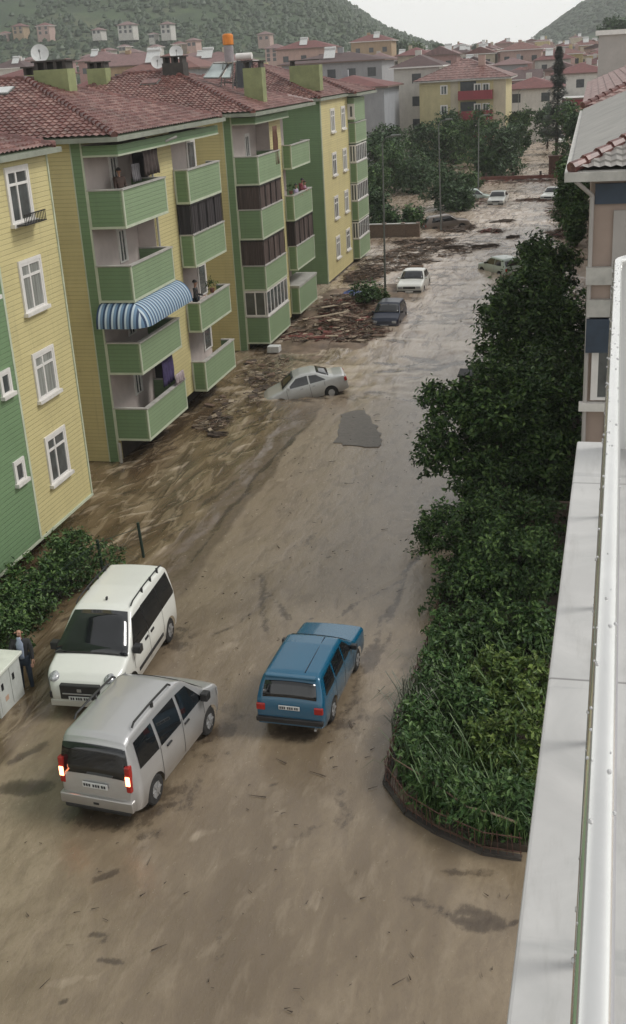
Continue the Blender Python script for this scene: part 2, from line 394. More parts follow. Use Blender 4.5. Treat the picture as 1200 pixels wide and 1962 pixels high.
for i, (pts, wd, vv) in enumerate((
    (((622, 782), (560, 840), (500, 905), (450, 965), (400, 1030), (340, 1110), (325, 1140)), .13, .9),
    (((490, 1080), (505, 1130), (508, 1200), (520, 1250)), .16, .7), (((505, 1120), (540, 1170), (575, 1200)), .14, .6),
    (((845, 935), (835, 990), (800, 1070), (740, 1170), (700, 1280), (650, 1400), (630, 1500)), .14, .75),
    (((800, 1090), (700, 1150), (620, 1200)), .11, .7), (((760, 1140), (745, 1230), (700, 1310)), .12, .7),
    (((385, 1225), (450, 1200), (500, 1160)), .12, .6), (((0, 1505), (50, 1512), (110, 1500)), .26, 1), (((5, 1470), (60, 1440), (110, 1410)), .16, .8),
    (((170, 1690), (200, 1680), (240, 1665)), .12, .8), (((165, 1795), (200, 1790), (205, 1805), (180, 1812)), .1, .9), (((185, 1838), (235, 1843), (245, 1820)), .1, .9),
    (((755, 1715), (800, 1722), (850, 1740), (900, 1765), (985, 1778)), .2, 1), (((870, 1735), (930, 1762), (985, 1790)), .2, .9), (((830, 1665), (900, 1675), (975, 1680)), .15, .7),
    (((820, 712), (860, 700), (905, 690)), .35, 1), (((780, 715), (800, 708), (830, 705)), .3, .8), (((720, 708), (745, 712), (765, 705)), .35, 1), (((842, 602), (865, 606), (905, 598), (930, 600)), .3, 1),
    (((380, 975), (430, 940), (470, 905)), .14, .8), (((640, 1490), (650, 1560), (640, 1620)), .3, .5), (((700, 1290), (720, 1250)), .3, .8), (((330, 1590), (420, 1410)), .35, .55), (((330, 1240), (350, 1225)), .35, .7), (((300, 1340), (340, 1290)), .3, .6),
    (((120, 1545), (200, 1570), (280, 1575)), .45, .75), (((515, 1400), (620, 1410)), .4, .7))):
    line(silt_shade, pts, wd, vv, i*7)
rs = random.Random(3)
for k in range(760):       # standing waves and streaks farther up the street
    y_ = 44+150*rs.random()**1.5; xa = -15.5 if y_ < 90 else -11.5; x_ = rs.uniform(xa, -1.0); L_ = rs.uniform(.8, 3.8)*(.8+y_/160); th = rs.gauss(-.18, .3)
    c_, s__ = cos(th)*L_/2, sin(th)*L_/2
    line(silt_shade if rs.random() < (.42 if y_ < 95 else .28) else foam, ((x_-c_, y_-s__), (x_+c_*.2, y_+s__*.2+rs.uniform(-.3, .3)), (x_+c_, y_+s__)), rs.uniform(.13, .32)*(1+y_/110), rs.uniform(.35, 1), k, False)
for k in range(360):       # streaks running down the channel beside the row
    y_ = rs.uniform(24, 54); x_ = rs.uniform(-17.5, -11.9); L_ = rs.uniform(.8, 3.5); th = rs.gauss(radians(64), .3)
    c_, s__ = cos(th)*L_/2, sin(th)*L_/2
    line(foam if rs.random() < .55 else silt_shade, ((x_-c_, y_-s__), (x_+rs.uniform(-.3, .3), y_), (x_+c_, y_+s__)), rs.uniform(.07, .15), rs.uniform(.35, .8), k+500, False)
for k in range(120):       # faint wheel and ripple marks on the near road
    y_ = rs.uniform(10.5, 44); x_ = rs.uniform(-9.8, -1.5); L_ = rs.uniform(.3, 1.8); th = rs.gauss(radians(60), .6)
    c_, s__ = cos(th)*L_/2, sin(th)*L_/2
    line(foam if rs.random() < .6 else silt_shade, ((x_-c_, y_-s__), (x_+c_, y_+s__)), rs.uniform(.1, .3), rs.uniform(.2, .45), k+900, False)
for (cx_, cy_, r_, v_) in ((-8.46, 17.9, 1.2, .55), (-10.6, 21.6, 1.2, .5), (-5.6, 21.3, 1.1, .6), (-7.6, 16.4, .5, .9), (-7.2, 19.2, .5, .9), (-4.8, 20.2, .45, .8), (-9.6, 23.0, .45, .8), (-10.4, 45.0, .8, .8), (-10.3, 59.5, 1.2, .7), (-10.3, 68.6, 1.2, .7)):  # wet mud, plus painted shade that deepens the shadows under the cars
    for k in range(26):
        a_ = rs.uniform(0, 6.28); q_ = rs.random()**.6*r_*1.5; splat(silt_shade, (cx_+q_*cos(a_)*.8, cy_+q_*sin(a_)*1.35), rs.uniform(.2, .45), v_*rs.uniform(.5, 1)*(1-.45*q_/r_/1.5))
for k in range(60): splat(silt_shade, (rs.uniform(-10, 0), rs.uniform(10.5, 30)), rs.uniform(.04, .1), .8)
for j in range(NYg):
    for i in range(NXg):
        q = j*NXg+i
        if silt_shade[q] > .02 or foam[q] > .02:
            x_, y_, z_ = P[j][i]; P[j][i] = (x_, y_, z_+.045*foam[q]*(1 if y_ > 44 or x_ < -11 else .2)-.02*silt_shade[q])
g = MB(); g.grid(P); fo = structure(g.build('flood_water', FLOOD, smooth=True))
for nm, arr in (('silt_shade', silt_shade), ('foam', foam)):
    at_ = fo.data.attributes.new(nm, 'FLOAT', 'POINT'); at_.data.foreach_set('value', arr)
# exposed grey asphalt patch on the road
ap = [gnd(*p) for p in ((655, 795), (672, 789), (700, 787), (722, 818), (730, 836), (727, 857), (700, 857), (668, 853), (643, 848), (650, 820))]
ASPH = plain('asphalt_patch', (.15, .135, .118), .5, .22, 6, .4, obj=False)
pm = MB(); n = len(ap); dense = []
for i in range(n):
    a, b = ap[i], ap[(i+1) % n]
    for k in range(5):
        q = a.lerp(b, k/5); j = .16*noise.noise(Vector((q.x*2.2, q.y*2.2, 5)))+.09*noise.noise(Vector((q.x*9, q.y*9, 8))); dense.append((q.x+j, q.y+j, .024))
cen = (sum(p[0] for p in dense)/len(dense), sum(p[1] for p in dense)/len(dense), .026)
for i in range(len(dense)): pm.face([cen, dense[i], dense[(i+1) % len(dense)]])
structure(pm.build('asphalt_patch', ASPH))

# hills -----------------------------------------------------------------
def hill(name, x0, x1, y0, y1, nx, ny, hf, mat):
    P = [[(x0+(x1-x0)*i/nx, y0+(y1-y0)*j/ny, hf(x0+(x1-x0)*i/nx, y0+(y1-y0)*j/ny)) for i in range(nx+1)] for j in range(ny+1)]
    mb = MB(); mb.grid(P); return structure(mb.build(name, mat, smooth=True))
SK = [(-900, 175), (-640, 150), (-500, 132), (-412, 110), (-333, 90), (-257, 73), (-199, 57), (-164, 41), (-136, 25), (-110, 15), (-70, 4), (0, -8)]
def interp(T, x):
    if x <= T[0][0]: return T[0][1]
    for (a, b), (c_, d) in zip(T, T[1:]):
        if x <= c_: return b+(d-b)*(x-a)/(c_-a)
    return T[-1][1]
def hL(x, y):
    k = max(0, min(1, (y-420)/380)); k = k*k*(3-2*k)
    xx = x*800/max(y, 500)
    z = interp(SK, xx)+4
    z = ter(x, 420)-6+(z*max(1, y/800)+2)*k
    return z+5*k*fb(x, y, .012, 4)
hill('hillside', -1100, 20, 380, 1150, 150, 90, hL, HILLM)
SKR = [(-75, 4), (-46, 20), (-30, 31), (-17, 38), (5, 45), (30, 55), (80, 70), (300, 100)]
def hR(x, y):
    k = max(0, min(1, (y-950)/300)); k = k*k*(3-2*k)
    return 8+(interp(SKR, x*1300/y)+6)*k*max(1, y/1300)-10*(1-k)+4*k*fb(x, y, .012, 3)
hill('distant_hill', -90, 420, 900, 1500, 90, 40, hR, HILLM)

# ------------------------------------------------------------------ foliage
def leafcloud(mb, blobs, n, size, flat=.5, seed=1, shell=.75):
    """leaves in many small sprays set over each limb's volume, gaps between the sprays"""
    rnd = random.Random(seed); vol = [(b[1][0]*b[1][1]*b[1][2])**.8 for b in blobs]; tot = sum(vol)
    for (c, r), vv in zip(blobs, vol):
        m = n*vv/tot; rm = (r[0]+r[1]+r[2])/3
        cr_ = max(size*1.8, rm*.24); K = max(14, int(min(m/14, 5.2*(rm/cr_)**2.1)))
        for _ in range(K):
            d = Vector((rnd.gauss(0, 1), rnd.gauss(0, 1), rnd.gauss(.15, 1))).normalized()
            q = rnd.uniform(.78, 1.12) if rnd.random() < .72 else rnd.uniform(.2, .8)
            q *= 1+.22*noise.noise(Vector((d.x*2+c[0], d.y*2+c[1], d.z*2+c[2])))
            cc = Vector((c[0]+d.x*r[0]*q, c[1]+d.y*r[1]*q, c[2]+d.z*r[2]*q)); rc_ = cr_*rnd.uniform(.6, 1.35)
            ax = (d+Vector((rnd.uniform(-.6, .6), rnd.uniform(-.6, .6), rnd.uniform(-.3, .8)))).normalized()
            for _ in range(max(3, int(m/K))):
                v = Vector((rnd.gauss(0, .5), rnd.gauss(0, .5), rnd.gauss(0, .38)))*rc_+ax*rc_*rnd.uniform(-.4, .9)
                p = cc+v
                nrm = (Vector((rnd.uniform(-1, 1), rnd.uniform(-1, 1), rnd.uniform(.0, 1.2)))+ax*.5).normalized()
                a = nrm.orthogonal().normalized(); a = (Matrix.Rotation(rnd.uniform(0, 2*pi), 3, nrm) @ a); b = nrm.cross(a)
                s = size*rnd.uniform(.55, 1.3)
                mb.v += [tuple(p-a*s*.9), tuple(p-b*s*.45+nrm*s*.12), tuple(p+a*s*.95-nrm*s*.18), tuple(p+b*s*.45+nrm*s*.12)]
                i = len(mb.v)-4; mb.f.append([i, i+1, i+2, i+3]); mb.m.append(0)
def tree(name, label, base, h, blobs, n, size, mat, cat='tree', group=None, trunk_r=.13, seed=1, lean=(0, 0)):
    root = empty(name, base, label, cat, group)
    B = Vector(base); tk = MB()
    fork = B+Vector((lean[0]*.4, lean[1]*.4, h*.38))
    mid = B.lerp(fork, .5)+Vector((.06, -.05, 0))
    tk.bar(B-Vector((0, 0, .3)), mid, trunk_r, 8, trunk_r*.85); tk.bar(mid, fork, trunk_r*.85, 8, trunk_r*.7)
    for c, r in blobs:
        c = Vector(c); m1 = fork.lerp(c, .5)+Vector((random.uniform(-.15, .15), random.uniform(-.15, .15), random.uniform(0, .2)))
        tk.bar(fork, m1, trunk_r*.55, 6, trunk_r*.38); tk.bar(m1, c, trunk_r*.38, 6, trunk_r*.2)
        for k in range(5):
            d = Vector((random.uniform(-1, 1)*r[0], random.uniform(-1, 1)*r[1], random.uniform(-.4, 1)*r[2]))*.75
            tk.bar(m1.lerp(c, .3+.14*k), c+d, trunk_r*.16, 4, trunk_r*.05)
    tk.build('trunk', BARK, root)
    cr = MB(); leafcloud(cr, blobs, n, size, seed=seed); cr.build('crown', mat, root)
    return root
def bush(name, label, base, blobs, n, size, mat, cat='shrub', group=None, seed=1):
    root = empty(name, base, label, cat, group); tk = MB(); B = Vector(base)
    for c, r in blobs:
        for k in range(3): tk.bar(B+Vector((random.uniform(-.1, .1), random.uniform(-.1, .1), -.1)), Vector(c)+Vector((random.uniform(-.5, .5)*r[0], random.uniform(-.5, .5)*r[1], random.uniform(-.2, .5)*r[2])), .025, 5, .008)
    tk.build('stems', BARK, root); cr = MB(); leafcloud(cr, blobs, n, size, seed=seed, shell=.5); cr.build('foliage', mat, root); return root

# ------------------------------------------------------------------ roofs
def slope(mb, E0, E1, R0, R1, tile=.24, row=.27, lift=.04):
    E0, E1, R0, R1 = map(Vector, (E0, E1, R0, R1)); e = (E1-E0); L = e.length; e.normalize()
    up = (R0-E0)-e*((R0-E0).dot(e)); H = up.length; up.normalize(); nr = e.cross(up).normalized()
    if nr.z < 0: nr = -nr
    s0 = (R0-E0).dot(e); s1 = (R1-E1).dot(e)
    rows = max(1, int(H/row)); cols = int(L/tile)*4; P = []
    for i in range(rows):
        for k in (0, 1):
            v = (i+k*.97)/rows; vv = v*H; lo = s0*v; hi = L+s1*v; r = []
            for j in range(cols+1):
                s = min(max(j*L/cols, lo), hi)
                q = E0+e*s+up*vv+nr*((lift if k == 0 else 0)+.022*(1+cos(2*pi*j/4)))
                r.append(tuple(q))
            P.append(r)
    mb.grid(P)
def ridge_tiles(mb, a, b, r=.11, step=.34):
    a, b = Vector(a), Vector(b); n = max(1, int((b-a).length/step)); d = (b-a)/n
    for i in range(n):
        p = a+d*i; mb.bar(p+Vector((0, 0, .03)), p+d*1.08+Vector((0, 0, .01)), r*1.12, 8, r*.86)
def hip_roof(parent, x0, x1, y0, y1, z, s=.33, thick=.14, tiles=(None, None, None), gutter=True, over=.0, detail=1):
    """x1 is the street side; ridge runs along X when the roof is deeper than wide"""
    w_ = (y1-y0)/2; ym = (y0+y1)/2; zr = z+s*w_; ax = x1-w_; bx = x0+w_
    if bx > ax: bx = ax = (x0+x1)/2
    A, B, Cc, D = (x0, y0, z), (x1, y0, z), (x1, y1, z), (x0, y1, z); R1 = (ax, ym, zr); R0 = (bx, ym, zr)
    mb = MB(); mb.v, mb.f, mb.m = [], [], []
    slope(mb, A, B, R0, R1); slope(mb, B, Cc, R1, R1); slope(mb, Cc, D, R1, R0); slope(mb, D, A, R0, R0)
    roof = mb.build('roof', tiles[0] or TILE, parent)
    sk = MB()
    for f in ((A, B, R1, R0), (B, Cc, R1), (Cc, D, R0, R1), (D, A, R0)): sk.face([(p[0], p[1], p[2]-.03) for p in f])
    sk.face([(p[0], p[1], p[2]-.035) for p in (A, D, Cc, B)])
    sk.box(x0+.02, y0+.02, z-thick, x1-.02, y1-.02, z-.04)
    sk.build('roof_deck', SOFF, roof)
    rt = MB()
    for p, q in ((B, R1), (Cc, R1), (A, R0), (D, R0), (R0, R1)): ridge_tiles(rt, p, q)
    rt.build('ridge_tiles', TILER, roof)
    if gutter:
        gt = MB()
        for (xa, ya, xb, yb) in ((x0, y0-.14, x1+.14, y0-.005), (x1+.005, y0, x1+.14, y1+.14)):
            gt.box(xa, ya, z-.17, xb, yb, z-.03)
        gt.build('gutter', GUT, parent)
    return roof
SOFF = plain('soffit', (.16, .19, .13), .7, .2, 2); GUT = plain('gutter_grey', (.25, .27, .22), .5, .2, 2)

# ------------------------------------------------------------------ windows
def window(parent, c, axis, wd, ht, name='window', curtain=None, sill=True, split=.5, transom=.28, fw=.07):
    """c = centre of the opening on the wall plane, axis 'x' faces +X, 'y' faces -Y"""
    def T(u, v, d):
        return (c[0]+d, c[1]+u, c[2]+v) if axis == 'x' else (c[0]+u, c[1]-d, c[2]+v)
    def bx(mb, u0, v0, d0, u1, v1, d1):
        p, q = T(u0, v0, d0), T(u1, v1, d1)
        mb.box(min(p[0], q[0]), min(p[1], q[1]), min(p[2], q[2]), max(p[0], q[0]), max(p[1], q[1]), max(p[2], q[2]))
    W, H = wd/2, ht/2; f = MB()
    bx(f, -W-.09, H, 0, W+.09, H+.09, .05); bx(f, -W-.09, -H, 0, -W, H, .05); bx(f, W, -H, 0, W+.09, H, .05)
    fr = f.build(name, WHITE, parent)
    s = MB()
    bx(s, -W, H-fw, .004, W, H, .04); bx(s, -W, -H, .004, W, -H+fw, .04); bx(s, -W, -H+fw, .004, -W+fw, H-fw, .04); bx(s, W-fw, -H+fw, .004, W, H-fw, .04)
    m_ = -W+wd*split
    if split: bx(s, m_-fw/2, -H+fw, .004, m_+fw/2, H-fw, .04)
    if transom:
        zt = H-ht*transom
        bx(s, -W+fw, zt-fw/2, .004, (m_ if split else W)-fw/2, zt+fw/2, .038)
        if split: bx(s, m_+fw/2, zt-fw/2, .004, W-fw, zt+fw/2, .038)
    s.build('frame', WHITE, fr)
    p = MB(); bx(p, -W+.01, -H+.01, .001, W-.01, H-.01, .012); p.build('pane', curtain or GLASS, fr)
    if sill:
        q = MB(); bx(q, -W-.14, -H-.1, 0, W+.14, -H, .13); q.build('sill', SILL, fr)
    return fr

# ------------------------------------------------------------------ apartment blocks
def balcony(parent, xw, x1, y0, y1, zb, zt, far_side=True, near_mat=None, enclose=None, top=None, zo=None, label=None):
    a = .10
    p = MB()
    if near_mat is None: near_mat = GRN
    p.box(x1-a, y0, zb+.04, x1, y1, zt, GRN_LIT)                       # street face
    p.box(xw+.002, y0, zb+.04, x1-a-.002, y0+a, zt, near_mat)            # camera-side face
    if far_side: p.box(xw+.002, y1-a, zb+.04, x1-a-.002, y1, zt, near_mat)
    b = p.build('balcony', None, parent)
    if label: b['label'] = label
    s = MB(); s.box(xw+.004, y0+a+.002, zb+.02, x1-a-.004, y1-a-.002, zb+.2); s.build('slab', CONC, b)
    c = MB(); c.box(x1-a-.03, y0-.03, zt+.001, x1+.04, y1+.03, zt+.05); c.box(xw+.004, y0-.03, zt+.001, x1-a-.032, y0+a+.03, zt+.05); c.box(xw+.004, y1-a-.03, zt+.001, x1-a-.032, y1+.03, zt+.05)
    c.build('rail_cap', CAPM, b)
    t_ = MB(); e = .012; k = .075
    t_.box(x1-.03, y0-e, zb+.0, x1+e, y0+k, zt-.002); t_.box(x1-.03, y1-k, zb, x1+e, y1+e, zt-.002)
    t_.box(x1-.03, y0+k, zb, x1+e, y1-k, zb+.09); t_.box(xw+.004, y0-e, zb, x1-.032, y0+.03, zb+.08); t_.box(xw+.004, y0-e, zb+.082, xw+.07, y0+.03, zt-.002)
    t_.build('trim', TRIM, b)
    if enclose:
        kind, zz = enclose; mt = {'black': BLIND, 'brown': BROWNC, 'glass': GLASS}[kind]
        q = MB(); H0, H1 = zt+.052, zz
        if kind == 'glass':
            q.box(x1-.06, y0+.02, H0, x1-.05, y1-.02, H1); q.box(xw+.01, y0+.04, H0, x1-.07, y0+.05, H1)
            q.build('pane', GLASS, b)
            q = MB(); n = 6
            for i in range(n+1):
                yy = y0+.02+(y1-y0-.1)*i/n; q.box(x1-.075, yy, H0+.08, x1-.02, yy+.07, H1-.08)
            q.box(x1-.08, y0, H0+.0, x1-.015, y1, H0+.08); q.box(x1-.08, y0, H1-.08, x1-.015, y1, H1)
            for f_ in (0, .48, .93):
                xx = xw+.01+(x1-xw-.1)*f_; q.box(xx, y0+.01, H0+.08, xx+.06, y0+.06, H1-.08)
            q.box(xw+.01, y0+.005, H0, x1-.085, y0+.065, H0+.08); q.box(xw+.01, y0+.005, H1-.08, x1-.085, y0+.065, H1)
            q.build('window_frame', WHITE, b)
        else:
            # folded curtain: real pleats
            def pleat(P0, P1, seed):
                n = 60; rows = []
                d = Vector(P1)-Vector(P0); nn = Vector((d.y, -d.x, 0)).normalized()
                for zz_ in (H0, H0+.5*(H1-H0), H1):
                    rows.append([tuple(Vector(P0)+d*(i/n)+nn*(.025*sin(i*1.7)+.03*noise.noise(Vector((i*.3, seed, zz_))))+Vector((0, 0, zz_))) for i in range(n+1)])
                q.grid(rows)
            pleat((x1-.06, y0+.03, 0), (x1-.06, y1-.03, 0), 1); pleat((xw+.03, y0+.06, 0), (x1-.06, y0+.06, 0), 2)
            q.build('curtain', mt, b, smooth=True)
            q = MB(); q.box(x1-.07, y0-.0, H1-.06, x1-.0, y1, H1); q.box(xw, y0, H1-.06, x1-.072, y0+.05, H1)
            nb = 4
            for i in range(nb+1):
                yy = y0+(y1-y0-.03)*i/nb; q.box(x1-.03, yy, H0, x1-.005, yy+.03, H1-.062)
            q.box(xw+.0, y0, H0, xw+.03, y0+.03, H1-.062)
            q.build('blind_rail', BLKP, b)
    return b
XF, XB, XW, XL = -16.32, -15.04, -15.62, -29.0

# --- building with C and D balconies
def block(label, ya, yb, yc, yd, yend, zb0, storey, wallmat, roofy, ez=11.28, top=11.1):
    root = empty('apartment_building', (XF, ya, 0), label, 'apartment building', 'yellow and green apartment blocks along the flooded street')
    mb = MB()
    mb.box(XL, ya, 0, XF, yend, top)
    core = mb.build('wall', wallmat, root)
    b = MB(); b.box(XF+.002, yb, zb0+.02, XW, yc, top-.002); b.build('bay_wall', YEL, root)
    b = MB(); b.box(XF+.002, yb+.0, .0, XF+.25, yb+.25, zb0); b.build('base_column', CONC, root)
    # pale plaster behind the balconies
    b = MB(); b.box(XF+.001, ya+.05, zb0+.05, XF+.012, yb-.002, top-.1); b.box(XF+.014, yb-.012, zb0+.05, XW-.002, yb-.001, top-.1)
    b.box(XF+.001, yc+.002, zb0+.05, XF+.012, yend-.002, top-.1)
    b.build('balcony_wall', INNER, root)
    # dark ground floor under the balconies
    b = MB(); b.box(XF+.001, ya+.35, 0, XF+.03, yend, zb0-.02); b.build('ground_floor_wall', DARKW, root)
    # green corner strip with pale edging
    b = MB(); b.box(XF-.36, ya-.015, 0, XF+.0, ya-.001, top-.002); b.build('corner_strip', GRN, root)
    b = MB(); b.box(XF-.40, ya-.022, 0, XF-.355, ya-.001, top-.004); b.box(XF-.03, ya-.022, 0, XF+.03, ya+.03, top-.004); b.build('corner_trim', TRIM, root)
    return root
DARKW = plain('dark_wall', (.05, .042, .035), .8, .4, 1.4)  # very dark colour for the ground floors and the garden kerb
A1 = block('yellow block with striped awning on its near corner balcony', 35.8, 39.9, 42.38, 46.4, 47.1, .8, 2.5, YEL, (35.3, 46.6))
zl = [.83, 3.27, 5.82, 8.30]; zt = [2.0, 4.38, 7.04, 9.54]
bal = []
for k in range(4):
    bal.append(balcony(A1, XF, XB, 35.8, 39.9, zl[k], zt[k], label=None if k != 1 else 'green balcony shaded by a striped awning'))
zl2 = [.81, 3.27, 5.86, 8.31]; zt2 = [2.02, 4.43, 7.1, 9.55]
for k in range(4):
    balcony(A1, XW+.02 if k else XW+.02, XB, 42.36, 46.4, zl2[k], zt2[k], enclose=('black', 8.3) if k == 2 else None, label='green balcony closed off by black curtains' if k == 2 else None)
    s = MB(); s.box(XF+.013, 42.4, zl2[k]+.03, XW+.015, 46.38, zl2[k]+.19); s.build('floor_slab', CONC, A1)
# fascia band above the top balconies
def fascia(root, y0, y1, zt_=10.98, zb_=10.68, x1=XB):
    f = MB(); f.box(x1-.1, y0, zb_, x1, y1, zt_); f.box(XF+.015, y0, zb_, x1-.102, y0+.1, zt_); f.build('fascia', GRN, root)
    f = MB(); f.box(x1-.11, y0-.012, zb_-.06, x1+.012, y1+.01, zb_-.001); f.box(XF+.015, y0-.012, zb_-.06, x1-.112, y0+.11, zb_-.001); f.build('fascia_trim', TRIM, root)
    f = MB(); f.box(XF+.015, y0+.102, zb_+.05, x1-.102, y1, zb_+.25); f.build('ceiling', INNER, root)
fascia(A1, 35.8, 46.6)
for k in range(4):
    window(A1, (XF+.013, 38.25, zt[k]+.35), 'x', .55, 1.15 if k else .9, sill=False, split=.5, transom=0, fw=.05)
    if k in (0, 3):
        d = MB(); d.box(XF+.10, yb_ := 39.86, zl[k]+.25, XW-.06, 39.885, zl[k]+2.15); d.build('balcony_door', DARK, A1)
    window(A1, (XF+.013, 46.55, zt2[k]+.2), 'x', .9, 1.3, sill=False, split=0, transom=0, fw=.05)
# small side-wall window of the block, drain pipe
b = MB(); b.tube([(XF+.1, 35.72, .0), (XF+.1, 35.72, .75)], .06, 8); b.tube([(XB+.35, 40.6, 10.9), (XW+.08, 40.0, 10.6), (XW+.07, 40.0, .9)], .045, 8); b.build('drainpipe', plain('pipe_pale', (.4, .39, .36), .5, .1), A1)
hip_roof(A1, XL, -14.85, 35.25, 46.6, 11.28)

# awning on balcony C2 (striped barrel)
m, t = new('awning_stripes'); AWN = m
sp = t.n('SeparateXYZ'); t.l(t.n('NewGeometry').outputs['Position'], sp.inputs[0])
def stripes(src, p):
    f_ = t.math('FRACT', t.math('DIVIDE', src, p)); return t.ramp(f_, [(0, 0), (.28, 0), (.30, 1), (.58, 1), (.60, .45), (.95, .45), (1, 0)])
nrm = t.n('SeparateXYZ'); t.l(t.n('NewGeometry').outputs['True Normal'], nrm.inputs[0])
front = t.math('GREATER_THAN', t.math('ABSOLUTE', nrm.outputs[0]), t.math('ABSOLUTE', nrm.outputs[1]))
sm = t.mix(front, stripes(sp.outputs[0], .24), stripes(sp.outputs[1], .24))
t.l(t.ramp(sm, [(0, (.02, .05, .11)), (.5, (.16, .27, .40)), (1, (.50, .60, .66))]), t.b.inputs['Base Color']); t.b.inputs['Roughness'].default_value = .6
aw = MB(); R = .85; zc = 5.02; n = 12
xo, yo = XB-.12, 35.92     # hinge lines
arc = [(R*.78*sin(a), R*.92*cos(a)) for a in [radians(4+86*i/n) for i in range(n+1)]]
aw.grid([[(xo+o_, yy, zc+h) for (o_, h) in arc] for yy in [yo-arc[-1][0]*0 + (40.15-yo)*j/16 for j in range(17)]])
aw.grid([[(xx, yo-o_, zc+h) for (o_, h) in arc] for xx in [XF+(xo-XF)*j/6 for j in range(7)]], flip=True)
# corner quarter dome
aw.grid([[(xo+o_*sin(b_), yo-o_*cos(b_), zc+h) for (o_, h) in arc] for b_ in [radians(90*j/8) for j in range(9)]], flip=True)
aw.grid([[(xo+o_, 40.15, zc+h) for (o_, h) in arc], [(xo, 40.15, zc) for _ in arc]])
aw.build('awning', AWN, bal[1], smooth=False)

# --- block E
A2 = block('middle block with brown curtained balconies and a white glazed one', 52.57, 56.65, 58.85, 63.0, 62.0, .35, 2.5, YEL, (51.8, 63.5))
zl = [.35, 2.98, 5.42, 7.95]; zt = [1.66, 4.15, 6.80, 9.22]; encl = [('glass', 2.96), ('brown', 5.4), ('brown', 7.93), None]
for k in range(4):
    balcony(A2, XF, XB-.1, 52.57, 56.6, zl[k], zt[k], enclose=encl[k], label=('green balcony under a row of white-framed windows' if k == 0 else 'green balcony hung with brown curtains' if k in (1, 2) else 'open green balcony under the eaves'))
zl2 = [.5, 2.85, 5.45, 8.08]; zt2 = [1.9, 4.1, 6.72, 9.25]; encl = [None, ('brown', 5.43), None, None]
for k in range(4):
    bb = balcony(A2, XW+.0, XB-.1, 58.87, 63.0, zl2[k], zt2[k], enclose=encl[k])
    s = MB(); s.box(XF+.013, 58.9, zl2[k]+.03, XW-.005, 62.98, zl2[k]+.19); s.build('floor_slab', CONC, A2)
    if k == 0:
        s = MB(); s.box(XF+.013, 58.8, zt2[k]+.06, XB-.05, 63.05, zt2[k]+.14); s.build('balcony_cover', CAPM, A2)
    window(A2, (XF+.013, 60.6, zt2[k]+.3), 'x', .8, 1.1, sill=False, split=0, transom=0, fw=.05)
fascia(A2, 52.57, 58.8, 10.98, 10.72, XB-.1)
for k in (1, 2, 3): window(A2, (XF+.013, 54.9, zt[k]+.35), 'x', .6, 1.0, sill=False, split=.5, transom=0, fw=.05)
hip_roof(A2, XL, -14.95, 51.75, 63.5, 11.22)

# --- block G
XG = -16.05
A3 = empty('apartment_building', (XG, 70.1, 0), 'farthest block of the row with dark green side wall and two columns of windows', 'apartment building', 'yellow and green apartment blocks along the flooded street')
b = MB(); b.box(XL, 70.12, 0, XG, 82.5, 11.1, GRN); b.build('wall', None, A3)
b = MB(); b.box(XG+.001, 70.14, .12, XG+.02, 78.25, 11.08); b.build('front_wall', YEL, A3)
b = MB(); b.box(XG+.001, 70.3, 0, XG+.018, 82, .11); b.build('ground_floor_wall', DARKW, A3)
b = MB(); b.box(XG-.03, 70.09, 0, XG+.035, 70.18, 11.08); b.build('corner_trim', TRIM, A3)
for zc, h in ((9.75, 1.3), (7.1, 1.3), (4.4, 1.3), (1.85, 1.3)):
    for yc in (73.3, 76.6): window(A3, (XG+.021, yc, zc), 'x', 1.05, h, curtain=NET if random.random() < .5 else GLASS, split=.5)
for k, (z0, z1) in enumerate(((.25, 1.58), (2.86, 4.15), (5.4, 6.7), (8.0, 9.3))):
    balcony(A3, XG, -15.55, 78.3, 82.2, z0, z1, enclose=('glass', z1+1.2) if k in (0, 1, 2) else None)
b = MB(); b.box(XG+.021, 78.32, 9.4, -15.6, 82.2, 10.9); b.build('bay_wall', GRN_LIT, A3)
window(A3, (-15.8, 78.32, 10.05), 'y', .3, .8, sill=True, split=0, transom=0)
hip_roof(A3, XL, -15.95, 69.6, 84, 11.22)
hip_roof(A3, -24, -15.35, 77.7, 85, 11.2)

# --- block A (nearest)
XA = -15.05
A0 = empty('apartment_building', (XA, 30.6, 0), 'nearest block, yellow and green siding with three large white windows', 'apartment building', 'yellow and green apartment blocks along the flooded street')
b = MB(); b.box(XL, 8, .82, XA, 30.6, 11.15, YEL); b.build('wall', None, A0)
b = MB(); b.box(XA+.001, 8, .84, XA+.03, 26.93, 11.12); b.build('green_wall', GRN, A0)
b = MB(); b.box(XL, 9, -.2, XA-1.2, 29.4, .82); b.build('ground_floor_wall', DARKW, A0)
b = MB(); b.box(XA-.02, 8, .74, XA+.04, 30.64, .818); b.box(XL, 30.58, .74, XA-.022, 30.64, .818); b.box(XA+.031, 26.9, .84, XA+.045, 27.0, 11.1); b.box(XA-.03, 30.57, .84, XA+.035, 30.635, 11.1)
b.build('trim', TRIM, A0)
for i, (z0, z1) in enumerate(((9.5, 10.87), (7.1, 8.42), (4.6, 5.85), (2.05, 3.4))):
    f = window(A0, (XA+.001, 28.68, (z0+z1)/2), 'x', 1.16, z1-z0, curtain=(NET if i in (1, 2) else GLASS), split=.42, transom=.27)
    if i == 0:
        q = MB(); q.box(XA+.14, 28.05, z0-.05, XA+.42, 29.3, z0-.02)
        for k in range(14): q.bar((XA+.4, 28.05+k*.095, z0-.02), (XA+.4, 28.05+k*.095, z0+.22), .012, 4)
        q.box(XA+.38, 28.05, z0+.22, XA+.42, 29.3, z0+.25); q.build('flower_rack', BLKP, f)
